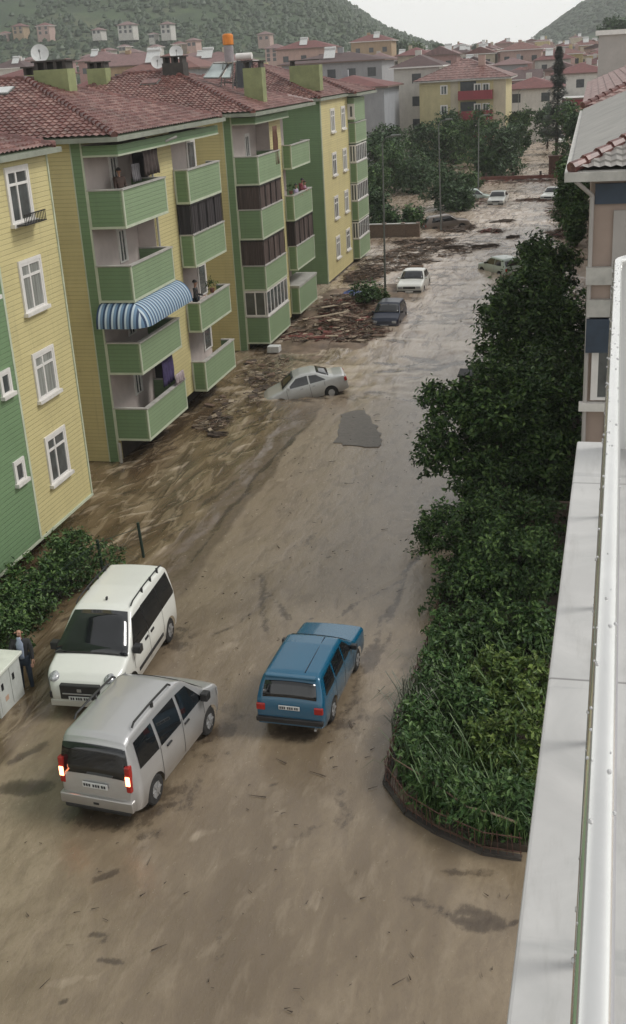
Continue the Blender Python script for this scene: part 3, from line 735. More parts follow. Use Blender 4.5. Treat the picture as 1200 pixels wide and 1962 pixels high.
for (z0, z1) in ((7.9, 8.45), (5.3, 5.86), (2.82, 3.35)):
    window(A0, (XA+.031, 26.32, (z0+z1)/2), 'x', .42, z1-z0, split=0, transom=0, fw=.05)
hip_roof(A0, XL, -14.9, 16.5, 30.95, 11.3)

# ------------------------------------------------------------------ things on the roofs
CHIMG = plain('chimney_green', (.235, .26, .125), .8, .2, 2, obj=True); POT = plain('chimney_cap', (.05, .045, .04), .8, .3)
def roofz(x, y, y0, y1, z=11.25, x1=-14.85, s=.33): return z+s*max(0, min(x1-x, y-y0, y1-y))
def chimney(parent, x, y, wx, wy, z0, z1, mat=CHIMG, slots=4):
    b = MB(); b.box(x-wx/2, y-wy/2, z0, x+wx/2, y+wy/2, z1); c = b.build('chimney', mat, parent)
    b = MB()
    for i in range(slots):
        xx = x-wx/2+.05+(wx-.22)*i/max(1, slots-1); b.box(xx, y-wy/2+.04, z1, xx+.12, y+wy/2-.04, z1+.26)
    b.box(x-wx/2-.04, y-wy/2-.04, z1+.262, x+wx/2+.04, y+wy/2+.04, z1+.32)
    b.build('chimney_cap', POT, c); return c
chimney(A1, -19.45, 41.2, 1.35, .7, 12.5, 13.42, slots=4)
chimney(A1, -22.0, 45.0, 1.0, .7, 11.7, 13.3, slots=3)
chimney(A2, -16.2, 56.7, .95, .7, 11.3, 13.1, slots=2)
chimney(A2, -20.5, 57.4, 1.1, .8, 12.6, 13.55, mat=POT, slots=3)
chimney(A2, -24.3, 56.6, 1.0, .7, 12.4, 13.5, slots=3)
chimney(A3, -17.4, 72.6, 1.9, .9, 11.6, 13.1, mat=CHIMG, slots=1)
DISH = plain('dish_white', (.55, .56, .55), .5, .1, 5)
def dish(px, py, Y, r, label, post=1.2, tilt=(.35, -.9, .35)):
    c = at(px, py, Y); root = empty('satellite_dish', (c.x, c.y, c.z-r-post), label, 'satellite dish', 'satellite dishes on the roof ridges')
    d = Vector(tilt).normalized(); a = d.orthogonal().normalized(); b_ = d.cross(a); mb = MB(); P = []
    for i in range(7):
        rr = r*i/6; dep = .22*r*(i/6)**2
        P.append([tuple(c+(a*cos(t_)+b_*sin(t_))*rr+d*dep) for t_ in [2*pi*j/20 for j in range(21)]])
    mb.grid(P); mb.grid([[tuple(Vector(p)-d*.02) for p in r_] for r_ in P], flip=True); mb.build('reflector', DISH, root, smooth=True)
    mb = MB(); mb.bar(c-Vector((0, -.05, r+post)), c-d*.05, .03, 8); mb.build('mast', STEEL, root)
    mb = MB(); f = c+d*r*.9; mb.bar(c-Vector((0, 0, r*.95)), f, .012, 5); mb.bar(f-d*.08, f+d*.03, .04, 8); mb.build('receiver_arm', STEEL, root)
dish(77, 103, 42.5, .34, 'large pale satellite dish at the left, above the green chimney', .5)
dish(302, 120, 60.5, .34, 'smaller satellite dish just left of the dark chimney', .6)
dish(338, 101, 60.0, .36, 'satellite dish standing above the dark chimney', .7)
# roof hatches
for (x_, y_, z_, lab) in ((-20.9, 39.6, 12.68, 'pale glazed roof hatch lying on the tiles at the left'), (-21.4, 56.1, 12.62, 'closed dark red roof hatch behind the first ridge')):
    r = empty('roof_hatch', (x_, y_, z_), lab, 'roof hatch', 'hatches in the tiled roofs')
    Mx = Matrix.Translation((x_, y_, z_+.1)) @ Matrix.Rotation(.32, 4, 'X')
    b = MB(); b.box(-.45, -.35, -.1, .45, .35, .03, M=Mx); b.build('kerb', STEEL, r)
    b = MB(); b.box(-.4, -.3, .032, .4, .3, .06, M=Mx); b.build('lid', DISH if x_ > -21.2 else TILER, r)
# solar water heater with orange tank
sw = empty('solar_water_heater', (-17.9, 58.0, 12.2), 'solar water heater with tilted pale panels and an orange tank on a tall stand', 'solar heater')
PANEL = plain('solar_panel_pale', (.42, .48, .47), .08, .15, 2, spec=.9); ORG = plain('orange_tank', (.62, .20, .02), .45, .15, 5); TANKG = plain('tank_grey', (.28, .25, .26), .5, .2, 4)
Yp = 57.2
def pan(px0, px1, y0_, y1_):
    a, b_, c_, d_ = at(px0[0], y1_, Yp-.4), at(px1[0], y1_, Yp-.4), at(px1[1], y0_, Yp+.5), at(px0[1], y0_, Yp+.5)
    mb = MB(); mb.face([a, b_, c_, d_]); o_ = mb.build('panel', PANEL, sw)
    sm_ = o_.modifiers.new('s', 'SOLIDIFY'); sm_.thickness = .06; sm_.offset = -1
    mb = MB()
    for p, q in ((a, b_), (b_, c_), (c_, d_), (d_, a)): mb.bar(p, q, .03, 5)
    mb.build('panel_frame', STEEL, o_)
pan((390, 408), (420, 437), 122, 149); pan((425, 440), (442, 446), 122, 149)
tk = at(437, 77, 57.6); tb = at(437, 150, 57.6)
b = MB(); b.bar(tk-Vector((0, 0, .22)), tk+Vector((0, 0, .24)), .27, 20); b.bar(tk+Vector((0, 0, .24)), tk+Vector((0, 0, .30)), .27, 20, .18); b.build('tank', ORG, sw, smooth=False, bevel=.03)
b = MB(); b.bar(tk-Vector((0, 0, 1.0)), tk-Vector((0, 0, .25)), .24, 18); b.build('lower_tank', TANKG, sw)
b = MB()
for dx, dy in ((-.25, -.25), (.25, -.25), (.25, .25), (-.25, .25)):
    b.bar((tb.x+dx*1.3, tb.y+dy*1.3, tb.z-.5), (tk.x+dx, tk.y+dy, tk.z-1.0), .03, 5)
b.bar((tb.x-.5, tb.y, tb.z-.2), (tb.x+.5, tb.y, tb.z-.2), .025, 5); b.build('stand', STEEL, sw)
s2 = at(468, 108, 60)
w2 = empty('water_heater', (s2.x, s2.y, s2.z-1.2), 'white horizontal heater drum on a dark frame right of the orange tank', 'water heater')
b = MB(); b.bar((s2.x-.42, s2.y, s2.z), (s2.x+.42, s2.y, s2.z), .17, 16); b.build('drum', WHITE, w2)
b = MB(); b.face([(s2.x-.4, s2.y-.1, s2.z-.2), (s2.x+.45, s2.y-.1, s2.z-.2), (s2.x+.45, s2.y-1.0, s2.z-1.5), (s2.x-.4, s2.y-1.0, s2.z-1.5)]); b.build('panel', CGLASS, w2)
b = MB()
for dx in (-.4, .4): b.bar((s2.x+dx, s2.y+.2, s2.z-1.5), (s2.x+dx, s2.y, s2.z), .03, 5)
b.build('stand', BLKP, w2)

# ------------------------------------------------------------------ cars
def smoothstep(a, b, x): x = max(0, min(1, (x-a)/(b-a))); return x*x*(3-2*x)
class Car:
    def __init__(s, L, HW, top, belt, wheels, wr, zb=.26, tum=.20, taper=.16, nose=.5, tail=.4, arch=None):
        s.L, s.HW, s.top, s.belt, s.wheels, s.wr, s.zb, s.tum, s.taper, s.nose, s.tail = L, HW, top, belt, wheels, wr, zb, tum, taper, nose, tail
        s.H = max(p[1] for p in top); s.arch = arch or wr+.055
    def zt(s, x): return interp(s.top, x)
    def W(s, x):
        h = s.L/2; f = max(0, (x-(h-s.nose))/s.nose); r = max(0, (-(h-s.tail)-x)/s.tail)
        return s.HW*(1-s.taper*f**2.2-s.taper*.7*r**2.4)
    def Y(s, x, z):
        w_ = s.W(x); b = s.belt
        if z < .5: k = 1-.05*((.5-z)/.3)**2
        elif z < b: k = 1-.025*((z-.5)/(b-.5))**2
        else: k = .975-(s.tum/s.HW)*((z-b)/(s.H-b))**1.15
        return w_*k
    def zbot(s, x):
        z = s.zb; h = s.L/2
        z += .05*max(0, (abs(x)-(h-.3))/.3)
        for xc in s.wheels:
            d = abs(x-xc)
            if d < s.arch: z = max(z, s.wr+sqrt(s.arch**2-d*d)*.98)
        return min(z, s.zt(x)-.12)
    def body(s):
        h = s.L/2; xs_ = set([-h, -h+.02, -h+.06, h-.06, h-.02, h])
        k = -h
        while k < h: xs_.add(round(k, 3)); k += .09
        for p in s.top: xs_.add(p[0])
        for xc in s.wheels:
            for j in range(-9, 10): xs_.add(round(xc+s.arch*sin(j*pi/18)*.999, 3))
        xs_ = sorted(v for v in xs_ if -h <= v <= h); rings = []
        for x_ in xs_:
            z0, z1 = s.zbot(x_), s.zt(x_); r = min(.09, (z1-z0)*.35); half = []
            endk = 1
            for i in range(9):
                z = z0+(z1-r-z0)*i/8; half.append((s.Y(x_, z), z))
            ye = s.Y(x_, z1-r)
            for a in (22, 45, 68, 90): half.append((ye-r*(1-cos(radians(a)))*1.3, z1-r+r*sin(radians(a))))
            yt = half[-1][0]
            for q in (.75, .5, .25): half.append((yt*q, z1+.025*(1-q*q)))
            half.append((0, z1+.025))
            ring = [(x_, y_, z_) for y_, z_ in half]+[(x_, -y_, z_) for y_, z_ in half[-2::-1]]
            rings.append(ring)
        mb = MB(); mb.grid(rings, flip=True)
        mb.face(rings[0], rev=False); mb.face(rings[-1], rev=True)
        return mb
    def sidewin(s, poly, side, off=.008, nx=6, nz=4):
        """poly: bl, br, tr, tl in (x,z)"""
        bl, br, tr, tl = poly; P = []
        for j in range(nz+1):
            v = j/nz; r = []
            for i in range(nx+1):
                u = i/nx; x_ = (bl[0]*(1-u)+br[0]*u)*(1-v)+(tl[0]*(1-u)+tr[0]*u)*v; z = (bl[1]*(1-u)+br[1]*u)*(1-v)+(tl[1]*(1-u)+tr[1]*u)*v
                r.append((x_, side*(s.Y(x_, z)+off), z))
            P.append(r)
        return P
    def topwin(s, a, b, ia=.07, ib=.09, off=.012, nx=6):
        """a,b = (x,z) lower / upper edge on the profile"""
        P = []; d = Vector((b[0]-a[0], 0, b[1]-a[1])).normalized(); nrm = Vector((-d.z, 0, d.x))
        if nrm.z < 0: nrm = -nrm
        if abs(nrm.z) < .2 and a[0] < 0 and nrm.x > 0: nrm = -nrm
        for j in range(5):
            v = j/4; x_ = a[0]+(b[0]-a[0])*v; z = a[1]+(b[1]-a[1])*v; ins = ia+(ib-ia)*v
            y_ = s.Y(x_, z)-ins; P.append([tuple(Vector((x_, y_*(1-2*i/nx), z+.025*(1-(1-2*i/nx)**2)))+nrm*off) for i in range(nx+1)])
        return P
def make_car(name, label, cat, spec, mat, loc, heading, pitch=0, roll=0, group=None, sink=0, **k):
    root = bpy.data.objects.new(name, None); C.objects.link(root); tag(root, label, cat, group)
    def add(n_, mb, m_, parent=root, **kw): return mb.build(n_, m_, None if parent is None else parent, **kw)
    root.location = (0, 0, 0)
    c = spec; h = c.L/2
    add('body', c.body(), mat, smooth=True)
    ch = MB(); ch.box(-h+.25, -c.HW+.24, c.zb-.04, h-.25, c.HW-.24, .62); add('chassis', ch, BLKP)
    for x_ in c.wheels:
        for sgn in (1, -1):
            yo_ = sgn*(c.HW-.02); yi = sgn*(c.HW-.21)
            mb = MB(); mb.bar((x_, yi, c.wr), (x_, yo_-sgn*.02, c.wr), c.wr, 22); mb.bar((x_, yo_-sgn*.02, c.wr), (x_, yo_, c.wr), c.wr, 22, c.wr*.9); wq = add('wheel', mb, TYRE)
            mb = MB(); mb.bar((x_, yo_-sgn*.03, c.wr), (x_, yo_+sgn*.004, c.wr), c.wr*.56, 18, c.wr*.52)
            for q in range(6):
                t_ = q*pi/3; mb.bar((x_, yo_+sgn*.006, c.wr), (x_+cos(t_)*c.wr*.55, yo_+sgn*.006, c.wr+sin(t_)*c.wr*.55), .022, 4)
            mb.build('rim', k.get('rim', RIM), wq)
            mb = MB(); mb.box(x_-c.arch*.93, min(yi-sgn*.02, yi-sgn*.1), c.zb+.05, x_+c.arch*.93, max(yi-sgn*.02, yi-sgn*.1), c.wr+c.arch); add('wheel_housing', mb, BLKP)
    for n_, cs_, rr_, m_ in k.get('eggs', ()):
        for cc_ in cs_:
            mb = MB(); mb.grid([[(cc_[0]+rr_[0]*sin(pi*i/8)*cos(2*pi*j/14), cc_[1]+rr_[1]*sin(pi*i/8)*sin(2*pi*j/14), cc_[2]+rr_[2]*cos(pi*i/8)) for j in range(15)] for i in range(9)]); add(n_, mb, m_, smooth=True)
    for poly in k.get('bands', ()):
        for sgn in (1, -1):
            mb = MB(); mb.grid(c.sidewin(poly, sgn, off=.004, nx=14), flip=(sgn > 0)); add('window_band', mb, BLKP, smooth=True)
    for poly in k.get('side', ()):
        for sgn in (1, -1):
            mb = MB(); mb.grid(c.sidewin(poly, sgn), flip=(sgn > 0)); add('side_window', mb, CGLASS, smooth=True)
    for n_, a, b_, ia, ib in k.get('tops', ()):
        mb = MB(); P_ = c.topwin(a, b_, ia, ib); mb.grid(P_)
        o_ = add(n_, mb, CGLASS, smooth=True)
        s_ = o_.modifiers.new('s', 'SOLIDIFY'); s_.thickness = .006; s_.offset = 0
    for n_, boxes, m_ in k.get('boxes', ()):
        for bx in boxes:
            mb = MB()
            mb.box(*bx); add(n_, mb, m_, bevel=min(.02, .3*min(bx[3]-bx[0], bx[4]-bx[1], bx[5]-bx[2])))
    for n_, polys, m_ in k.get('lamps', ()):
        for poly in polys:
            for sgn in (1, -1):
                mb = MB(); mb.grid(c.sidewin(poly, sgn, off=.012, nx=5, nz=4), flip=(sgn > 0)); add(n_, mb, m_, smooth=True)
    for n_, tubes, r_, m_ in k.get('tubes', ()):
        for tb_ in tubes:
            mb = MB(); mb.tube(tb_, r_, 6); add(n_, mb, m_)
    # door seams
    for xs2, z0, z1 in k.get('seams', ()):
        for sgn in (1, -1):
            mb = MB(); mb.grid(c.sidewin(((xs2-.008, z0), (xs2+.008, z0), (xs2+.008, z1), (xs2-.008, z1)), sgn, off=.003, nx=1, nz=8), flip=(sgn > 0)); add('door_seam', mb, BLKP)
    root.location = (loc[0], loc[1], loc[2] if len(loc) > 2 else -sink)
    root.rotation_mode = 'XYZ'
    Rm = Matrix.Rotation(heading, 3, 'Z') @ Matrix.Rotation(-pitch, 3, 'Y') @ Matrix.Rotation(roll, 3, 'X')
    root.rotation_euler = Rm.to_euler('XYZ')
    if 'sx' in k: root.scale = (k['sx'], (1+k['sx'])/2, (1+k['sx'])/2)
    return root
# minivan (both people carriers): front at +x
VAN = Car(4.2, .86, [(-2.1, .55), (-2.09, .62), (-2.07, .95), (-1.97, 1.55), (-1.93, 1.72), (-1.8, 1.78), (-.6, 1.82), (.25, 1.79), (.42, 1.74), (.62, 1.62), (1.22, 1.12), (1.42, 1.05), (1.70, .97), (1.88, .88), (2.0, .76), (2.07, .62), (2.1, .5)], 1.04, (1.26, -1.3), .31, tum=.2, taper=.26, nose=.55, tail=.35)
def railtube(y, x0, x1, z, n=3):
    f = VAN
    return [[(x0-.1, y, z-.07), (x0, y, z), ((x0+x1)/2, y, z+.015), (x1, y, z-.005), (x1+.1, y, z-.08)]]
vanside = (((-1.78, 1.1), (-1.0, 1.06), (-1.0, 1.62), (-1.72, 1.62)), ((-.9, 1.06), (-.02, 1.04), (-.02, 1.62), (-.9, 1.63)), ((.08, 1.04), (1.02, 1.04), (.52, 1.58), (.08, 1.61)))
van_common = dict(side=vanside, seams=((-.95, .35, 1.1), (.03, .33, 1.1), (1.03, .65, 1.03)))
plate_marks = lambda x, y0, z, w_, sgn: [(min(x, x+sgn*.004), y0+w_*a, z-.03, max(x, x+sgn*.004), y0+w_*(a+.07), z+.03) for a in (.08, .18, .32, .42, .52, .68, .78, .88)]
make_car('minivan', 'silver minivan with both brake lights lit, seen from behind', 'minivan', VAN, P_SILV, (-8.36, 17.98), atan2(.993, .105), sx=.97, group='minivans nose to tail',
    tops=(('windscreen', (1.22, 1.14), (.62, 1.62), .06, .13), ('rear_window', (-2.07, .99), (-1.965, 1.6), .0, .0)), **van_common,
    boxes=(('rear_bumper', [(-2.16, -.78, .33, -2.0, .78, .55)], P_SILV), ('bumper_trim', [(-2.15, -.7, .24, -2.0, .7, .33)], BLKP),
           ('number_plate', [(-2.125, -.27, .74, -2.105, .27, .86)], PLATE), ('plate_marks', plate_marks(-2.127, -.27, .80, .54, -1), INK),
           ('tow_cover', [(-2.168, -.06, .40, -2.155, .06, .45)], BLKP),
           ('wing_mirror', [(.88, .86, 1.02, 1.08, 1.02, 1.2), (.88, -1.02, 1.02, 1.08, -.86, 1.2)], BLKP),
           ('tail_light', [(-2.095, .655, .74, -1.97, .765, 1.3), (-2.095, -.765, .74, -1.97, -.655, 1.3)], REDL),
           ('brake_light', [(-2.112, .665, .90, -2.08, .755, 1.1), (-2.112, -.755, .90, -2.08, -.665, 1.1)], BRAKE),
           ('door_handle', [(-.72, -.885, .93, -.52, -.85, .97), (.1, -.885, .93, .3, -.85, .97), (-.72, .85, .93, -.52, .885, .97), (.1, .85, .93, .3, .885, .97)], BLKP),
           ),
    lamps=(('headlight', [((1.70, .70), (2.02, .66), (1.96, .80), (1.70, .90))], CHROME),),
    tubes=(('roof_rail', railtube(.62, -1.45, .0, 1.90)+railtube(-.62, -1.45, .0, 1.90), .022, BLKP), ('rail_foot', [[(-.72, .62, 1.80), (-.72, .62, 1.9)], [(-.72, -.62, 1.80), (-.72, -.62, 1.9)]], .035, BLKP)))
VANW = Car(4.38, .9, [(-2.19, .55), (-2.17, .65), (-2.15, .98), (-2.03, 1.55), (-1.98, 1.74), (-1.85, 1.82), (-.6, 1.86), (.3, 1.82), (.5, 1.76), (1.25, 1.14), (1.5, 1.05), (1.9, .93), (2.08, .80), (2.16, .62), (2.19, .5)], 1.06, (1.33, -1.4), .31, tum=.2, taper=.3, nose=.6, tail=.35)
make_car('minivan', 'white minivan facing the camera with a big black windscreen and dark grille', 'minivan', VANW, P_WHITE, (-10.50, 21.5), atan2(-.999, .035), group='minivans nose to tail',
    eggs=(('headlight', [(1.86, .64, .85), (1.86, -.64, .85)], (.26, .15, .10), CHROME), ('lamp_bulb', [(1.98, .60, .88), (1.98, -.60, .88)], (.06, .05, .05), DISHW)),
    bands=(((-1.90, 1.09), (1.10, 1.04), (.60, 1.65), (-1.84, 1.68)),),
    side=(((-1.92, 1.12), (-1.0, 1.08), (-1.0, 1.66), (-1.84, 1.66)), ((-.97, 1.08), (.0, 1.06), (.0, 1.67), (-.97, 1.67)), ((.03, 1.06), (1.06, 1.06), (.58, 1.62), (.03, 1.66))),
    seams=((-.97, .35, 1.1), (.02, .33, 1.1), (1.06, .65, 1.03)),
    tops=(('windscreen', (1.36, 1.10), (.5, 1.76), .0, .07), ('rear_window', (-2.14, 1.06), (-2.045, 1.5), .05, .05)),
    boxes=(('grille', [(2.0, -.46, .44, 2.2, .46, .79)], BLKP), ('grille_bar', [(2.19, -.4, .57, 2.215, .4, .60)], RIM), ('front_bumper', [(2.02, -.7, .27, 2.21, .7, .42)], P_WHITE), ('emblem', [(2.2, -.05, .64, 2.215, .05, .71)], RIM),
           ('fog_recess', [(2.0, .5, .42, 2.15, .74, .58), (2.0, -.74, .42, 2.15, -.5, .58)], BLKP),
           ('number_plate', [(2.205, -.26, .43, 2.222, .26, .53)], PLATE), ('plate_marks', plate_marks(2.222, -.26, .48, .52, 1), INK),
           ('wing_mirror', [(.92, .9, 1.04, 1.12, 1.08, 1.22), (.92, -1.08, 1.04, 1.12, -.9, 1.22)], BLKP),
           ('side_moulding', [(-.85, .875, .45, .85, .915, .54), (-.85, -.915, .45, .85, -.875, .54)], BLKP),
           ('door_handle', [(-.3, .875, .93, -.1, .91, .99), (.1, .875, .93, .3, .91, .99)], BLKP),
           ('roof_aerial', [(.08, -.02, 1.85, .16, .02, 1.93)], BLKP)),
    lamps=(('headlight', [((1.66, .68), (2.12, .60), (2.06, .80), (1.66, .90))], CHROME),),
    tubes=(('roof_rail', [[(-1.8, y_, 1.86), (-1.65, y_, 1.90), (-.6, y_, 1.93), (.2, y_, 1.90), (.35, y_, 1.84)] for y_ in (.66, -.66)], .018, BLKP),
           ('rail_foot', [[(x_, y_, 1.8), (x_, y_, 1.93)] for y_ in (.66, -.66) for x_ in (-1.5, -1.0, -.4)], .03, BLKP)))
WAG = Car(4.14, .79, [(-2.07, .5), (-2.06, .6), (-2.03, .86), (-1.83, 1.28), (-1.76, 1.37), (-1.6, 1.40), (-.3, 1.42), (.1, 1.40), (.2, 1.37), (.85, .96), (1.0, .92), (1.9, .84), (2.03, .78), (2.06, .6), (2.07, .48)], .88, (1.22, -1.2), .285, tum=.15, taper=.1, nose=.25, tail=.25, zb=.24)
make_car('estate_car', 'dark blue boxy estate car driving away through the mud', 'estate car', WAG, P_BLUE, (-5.60, 21.1), atan2(.999, .045), sx=.9,
    side=(((-1.72, .92), (-.95, .92), (-.95, 1.30), (-1.55, 1.28)), ((-.85, .92), (-.12, .92), (-.12, 1.31), (-.85, 1.31)), ((-.04, .92), (.68, .92), (.18, 1.30), (-.04, 1.31))),
    seams=((-.9, .3, .9), (-.08, .3, .9), (.74, .35, .86)),
    tops=(('windscreen', (.82, .99), (.24, 1.35), .05, .08), ('rear_window', (-2.01, .93), (-1.85, 1.26), .12, .10)),
    boxes=(('rear_bumper', [(-2.14, -.76, .36, -2.03, .76, .48)], BLKP), ('number_plate', [(-2.085, -.24, .68, -2.065, .24, .78)], PLATE), ('plate_marks', plate_marks(-2.087, -.24, .73, .48, -1), INK),
           ('tail_light', [(-2.08, .56, .62, -2.0, .76, .78), (-2.08, -.76, .62, -2.0, -.56, .78)], REDL),
           ('wing_mirror', [(.55, .78, .9, .68, .92, 1.02), (.55, -.92, .9, .68, -.78, 1.02)], BLKP),
           ('exhaust', [(-2.16, -.62, .24, -2.0, -.56, .30)], RIM),
           ('roof_seam', [(-1.65, -.30, 1.405, .1, -.285, 1.436)], P_NAVY), ('spoiler', [(-1.86, -.58, 1.33, -1.72, .58, 1.40)], P_BLUE)))
SED = Car(4.35, .84, [(-2.17, .55), (-2.15, .85), (-2.08, .98), (-1.55, 1.03), (-1.35, 1.08), (-.75, 1.36), (-.5, 1.42), (.0, 1.44), (.35, 1.38), (1.05, .98), (1.2, .94), (1.8, .80), (2.05, .68), (2.15, .55), (2.17, .45)], .92, (1.3, -1.28), .30, tum=.17, taper=.22, nose=.6, tail=.5)
sedkw = dict(side=(((-1.15, .97), (-.35, .95), (-.35, 1.31), (-.72, 1.27)), ((-.28, .95), (.82, .94), (.28, 1.31), (-.28, 1.33))), seams=((-.31, .3, .93), (.86, .4, .9), (-1.05, .7, .95)),
    tops=(('windscreen', (1.03, 1.0), (.38, 1.37), .05, .08), ('rear_window', (-1.33, 1.09), (-.78, 1.35), .08, .08)))
sedbox = (('tail_light', [(-2.17, .56, .68, -2.04, .80, .86), (-2.17, -.80, .68, -2.04, -.56, .86)], REDL), ('headlight', [(1.92, .5, .56, 2.1, .72, .68), (1.92, -.72, .56, 2.1, -.5, .68)], CHROME),
          ('wing_mirror', [(.66, .83, .93, .82, .98, 1.05), (.66, -.98, .93, .82, -.83, 1.05)], P_SED), ('number_plate', [(2.15, -.25, .42, 2.18, .25, .52), (-2.2, -.25, .62, -2.16, .25, .72)], PLATE),
          ('door_handle', [(-.6, .83, .8, -.45, .86, .84), (.05, .83, .8, .2, .86, .84), (-.6, -.86, .8, -.45, -.83, .84), (.05, -.86, .8, .2, -.83, .84)], CHROME))
hd = atan2(-.30, -.954)
make_car('saloon_car', 'silver saloon tipped nose down into the flood channel, rear wheel lifted', 'saloon car', SED, P_SED, (-11.55, 45.15, -.34), hd, pitch=radians(-10.5), sx=.86, boxes=sedbox, group='cars stranded in the flood', **sedkw)
OLD = Car(4.0, .8, [(-2.0, .55), (-1.97, .86), (-1.5, .92), (-1.25, .95), (-.85, 1.32), (-.6, 1.37), (.2, 1.38), (.3, 1.34), (.85, .93), (1.0, .9), (1.85, .8), (1.97, .72), (2.0, .5)], .88, (1.2, -1.2), .29, tum=.15, taper=.1, nose=.3, tail=.3, zb=.24)
oldkw = dict(side=(((-1.15, .92), (-.35, .92), (-.35, 1.28), (-.8, 1.27)), ((-.28, .92), (.68, .92), (.22, 1.28), (-.28, 1.29))), seams=((-.31, .3, .9), (.74, .35, .86)),
    tops=(('windscreen', (.83, .96), (.32, 1.33), .05, .07), ('rear_window', (-1.22, .99), (-.87, 1.31), .07, .07)))
oldbox = (('front_bumper', [(1.94, -.74, .36, 2.06, .74, .47)], BLKP), ('headlight', [(1.93, .42, .56, 2.01, .68, .70), (1.93, -.68, .56, 2.01, -.42, .70)], CHROME), ('grille', [(1.95, -.38, .56, 2.005, .38, .69)], BLKP), ('number_plate', [(2.055, -.24, .36, 2.07, .24, .46)], PLATE),
          ('tail_light', [(-2.02, .5, .62, -1.94, .74, .78), (-2.02, -.74, .62, -1.94, -.5, .78)], REDL), ('wing_mirror', [(.55, .78, .9, .68, .92, 1.02), (.55, -.92, .9, .68, -.78, 1.02)], P_WHITE))
HAT = Car(3.75, .79, [(-1.87, .5), (-1.85, .85), (-1.5, 1.30), (-1.35, 1.38), (.1, 1.40), (.25, 1.35), (.85, .95), (1.0, .91), (1.7, .8), (1.84, .65), (1.87, .45)], .88, (1.15, -1.15), .285, tum=.15, taper=.14, nose=.35, tail=.3, zb=.24)
hatkw = dict(side=(((-1.35, .94), (-.5, .92), (-.5, 1.29), (-1.2, 1.27)), ((-.43, .92), (.7, .92), (.22, 1.29), (-.43, 1.31))), seams=((-.46, .3, .9), (.75, .35, .86)),
    tops=(('windscreen', (.83, .97), (.27, 1.34), .05, .07), ('rear_window', (-1.80, .93), (-1.55, 1.24), .08, .08)))
hatbox = (('headlight', [(1.76, .42, .54, 1.86, .68, .68), (1.76, -.68, .54, 1.86, -.42, .68)], CHROME), ('number_plate', [(1.87, -.24, .36, 1.885, .24, .46), (-1.9, -.24, .6, -1.87, .24, .7)], PLATE), ('front_bumper', [(1.78, -.7, .32, 1.9, .7, .44)], BLKP),
          ('tail_light', [(-1.89, .5, .62, -1.8, .72, .8), (-1.89, -.72, .62, -1.8, -.5, .8)], REDL), ('wing_mirror', [(.55, .78, .9, .68, .92, 1.02), (.55, -.92, .9, .68, -.78, 1.02)], BLKP))
G_ = 'cars stranded in the flood'
make_car('saloon_car', 'white saloon facing the camera behind the dark blue hatchback', 'saloon car', OLD, P_WHITE, (-10.35, 68.8), atan2(-.999, .0), sink=.28, boxes=oldbox, group=G_, **oldkw)
make_car('hatchback', 'dark blue hatchback at the foot of the nearest lamp post', 'hatchback', HAT, P_NAVY, (-10.35, 59.6), atan2(-.999, .0), sink=.36, sx=.88, boxes=hatbox, group=G_, **hatkw)
make_car('hatchback', 'pale mint hatchback half turned in the current beside the tree', 'hatchback', HAT, P_MINT, (-5.5, 74.3), atan2(.8, -.6), sink=.38, sx=.9, boxes=hatbox, group=G_, **hatkw)
make_car('saloon_car', 'small far white saloon in mid street before the beam barrier', 'saloon car', OLD, P_WHITE, (-8.45, 111.0), atan2(-1, -.05), sink=.3, boxes=oldbox, group=G_, **oldkw)
make_car('saloon_car', 'white saloon swamped at the right kerb with debris at its nose', 'saloon car', OLD, P_WHITE, (-3.35, 114.0), atan2(-.9, -.25), sink=.4, boxes=oldbox, group=G_, **oldkw)
make_car('hatchback', 'farthest white car at the top end of the street', 'hatchback', HAT, P_WHITE, (-4.7, 184.5), atan2(-1, .05), sink=.15, boxes=hatbox, group=G_, **hatkw)
make_car('saloon_car', 'dark car standing side-on among the trees by the side lane', 'saloon car', OLD, P_NAVY, (-17.2, 163), atan2(.1, 1), sink=.2, boxes=oldbox, group=G_, **oldkw)
make_car('hatchback', 'mud-brown wrecked car against the second lamp post', 'hatchback', HAT, P_MUD, (-11.5, 95.3), atan2(.35, 1), pitch=.06, sink=.35, boxes=hatbox, group=G_, **hatkw)
make_car('hatchback', 'pale car buried to its windows in branches left of the street', 'hatchback', HAT, P_MINT, (-11.2, 115.5), atan2(.2, 1), pitch=-.08, sink=.5, boxes=hatbox, group=G_, **hatkw)

# ------------------------------------------------------------------ utility cabinet, man
CAB = plain('cabinet_grey_white', (.52, .54, .51), .5, .12, 3)
cb = empty('utility_cabinet', (-12.9, 19.5, 0), 'white street utility cabinet with a sloping lid, the man leaning on it', 'utility cabinet')
b = MB(); b.box(-13.1, 18.95, .0, -12.2, 20.05, 1.02); b.build('housing', CAB, cb, bevel=.01)
b = MB(); b.box(-13.17, 18.88, 1.022, -12.13, 20.12, 1.10); b.build('lid', plain('cabinet_lid', (.66, .68, .60), .5, .1, 3), cb, bevel=.015)
b = MB(); b.box(-12.198, 19.02, .1, -12.188, 19.52, .98); b.build('door', CAB, cb)
b = MB(); b.box(-12.198, 19.55, .1, -12.188, 20.0, .98); b.build('door', CAB, cb)
for yy in (19.12, 19.62):
    b = MB(); b.box(-12.187, yy, .62, -12.176, yy+.09, .78); b.build('lock_plate', BLKP, cb, bevel=.02)
b = MB(); b.box(-12.187, 19.22, .3, -12.184, 19.36, .42); b.build('warning_sticker', plain('sticker', (.5, .33, .24), .5, .1), cb)

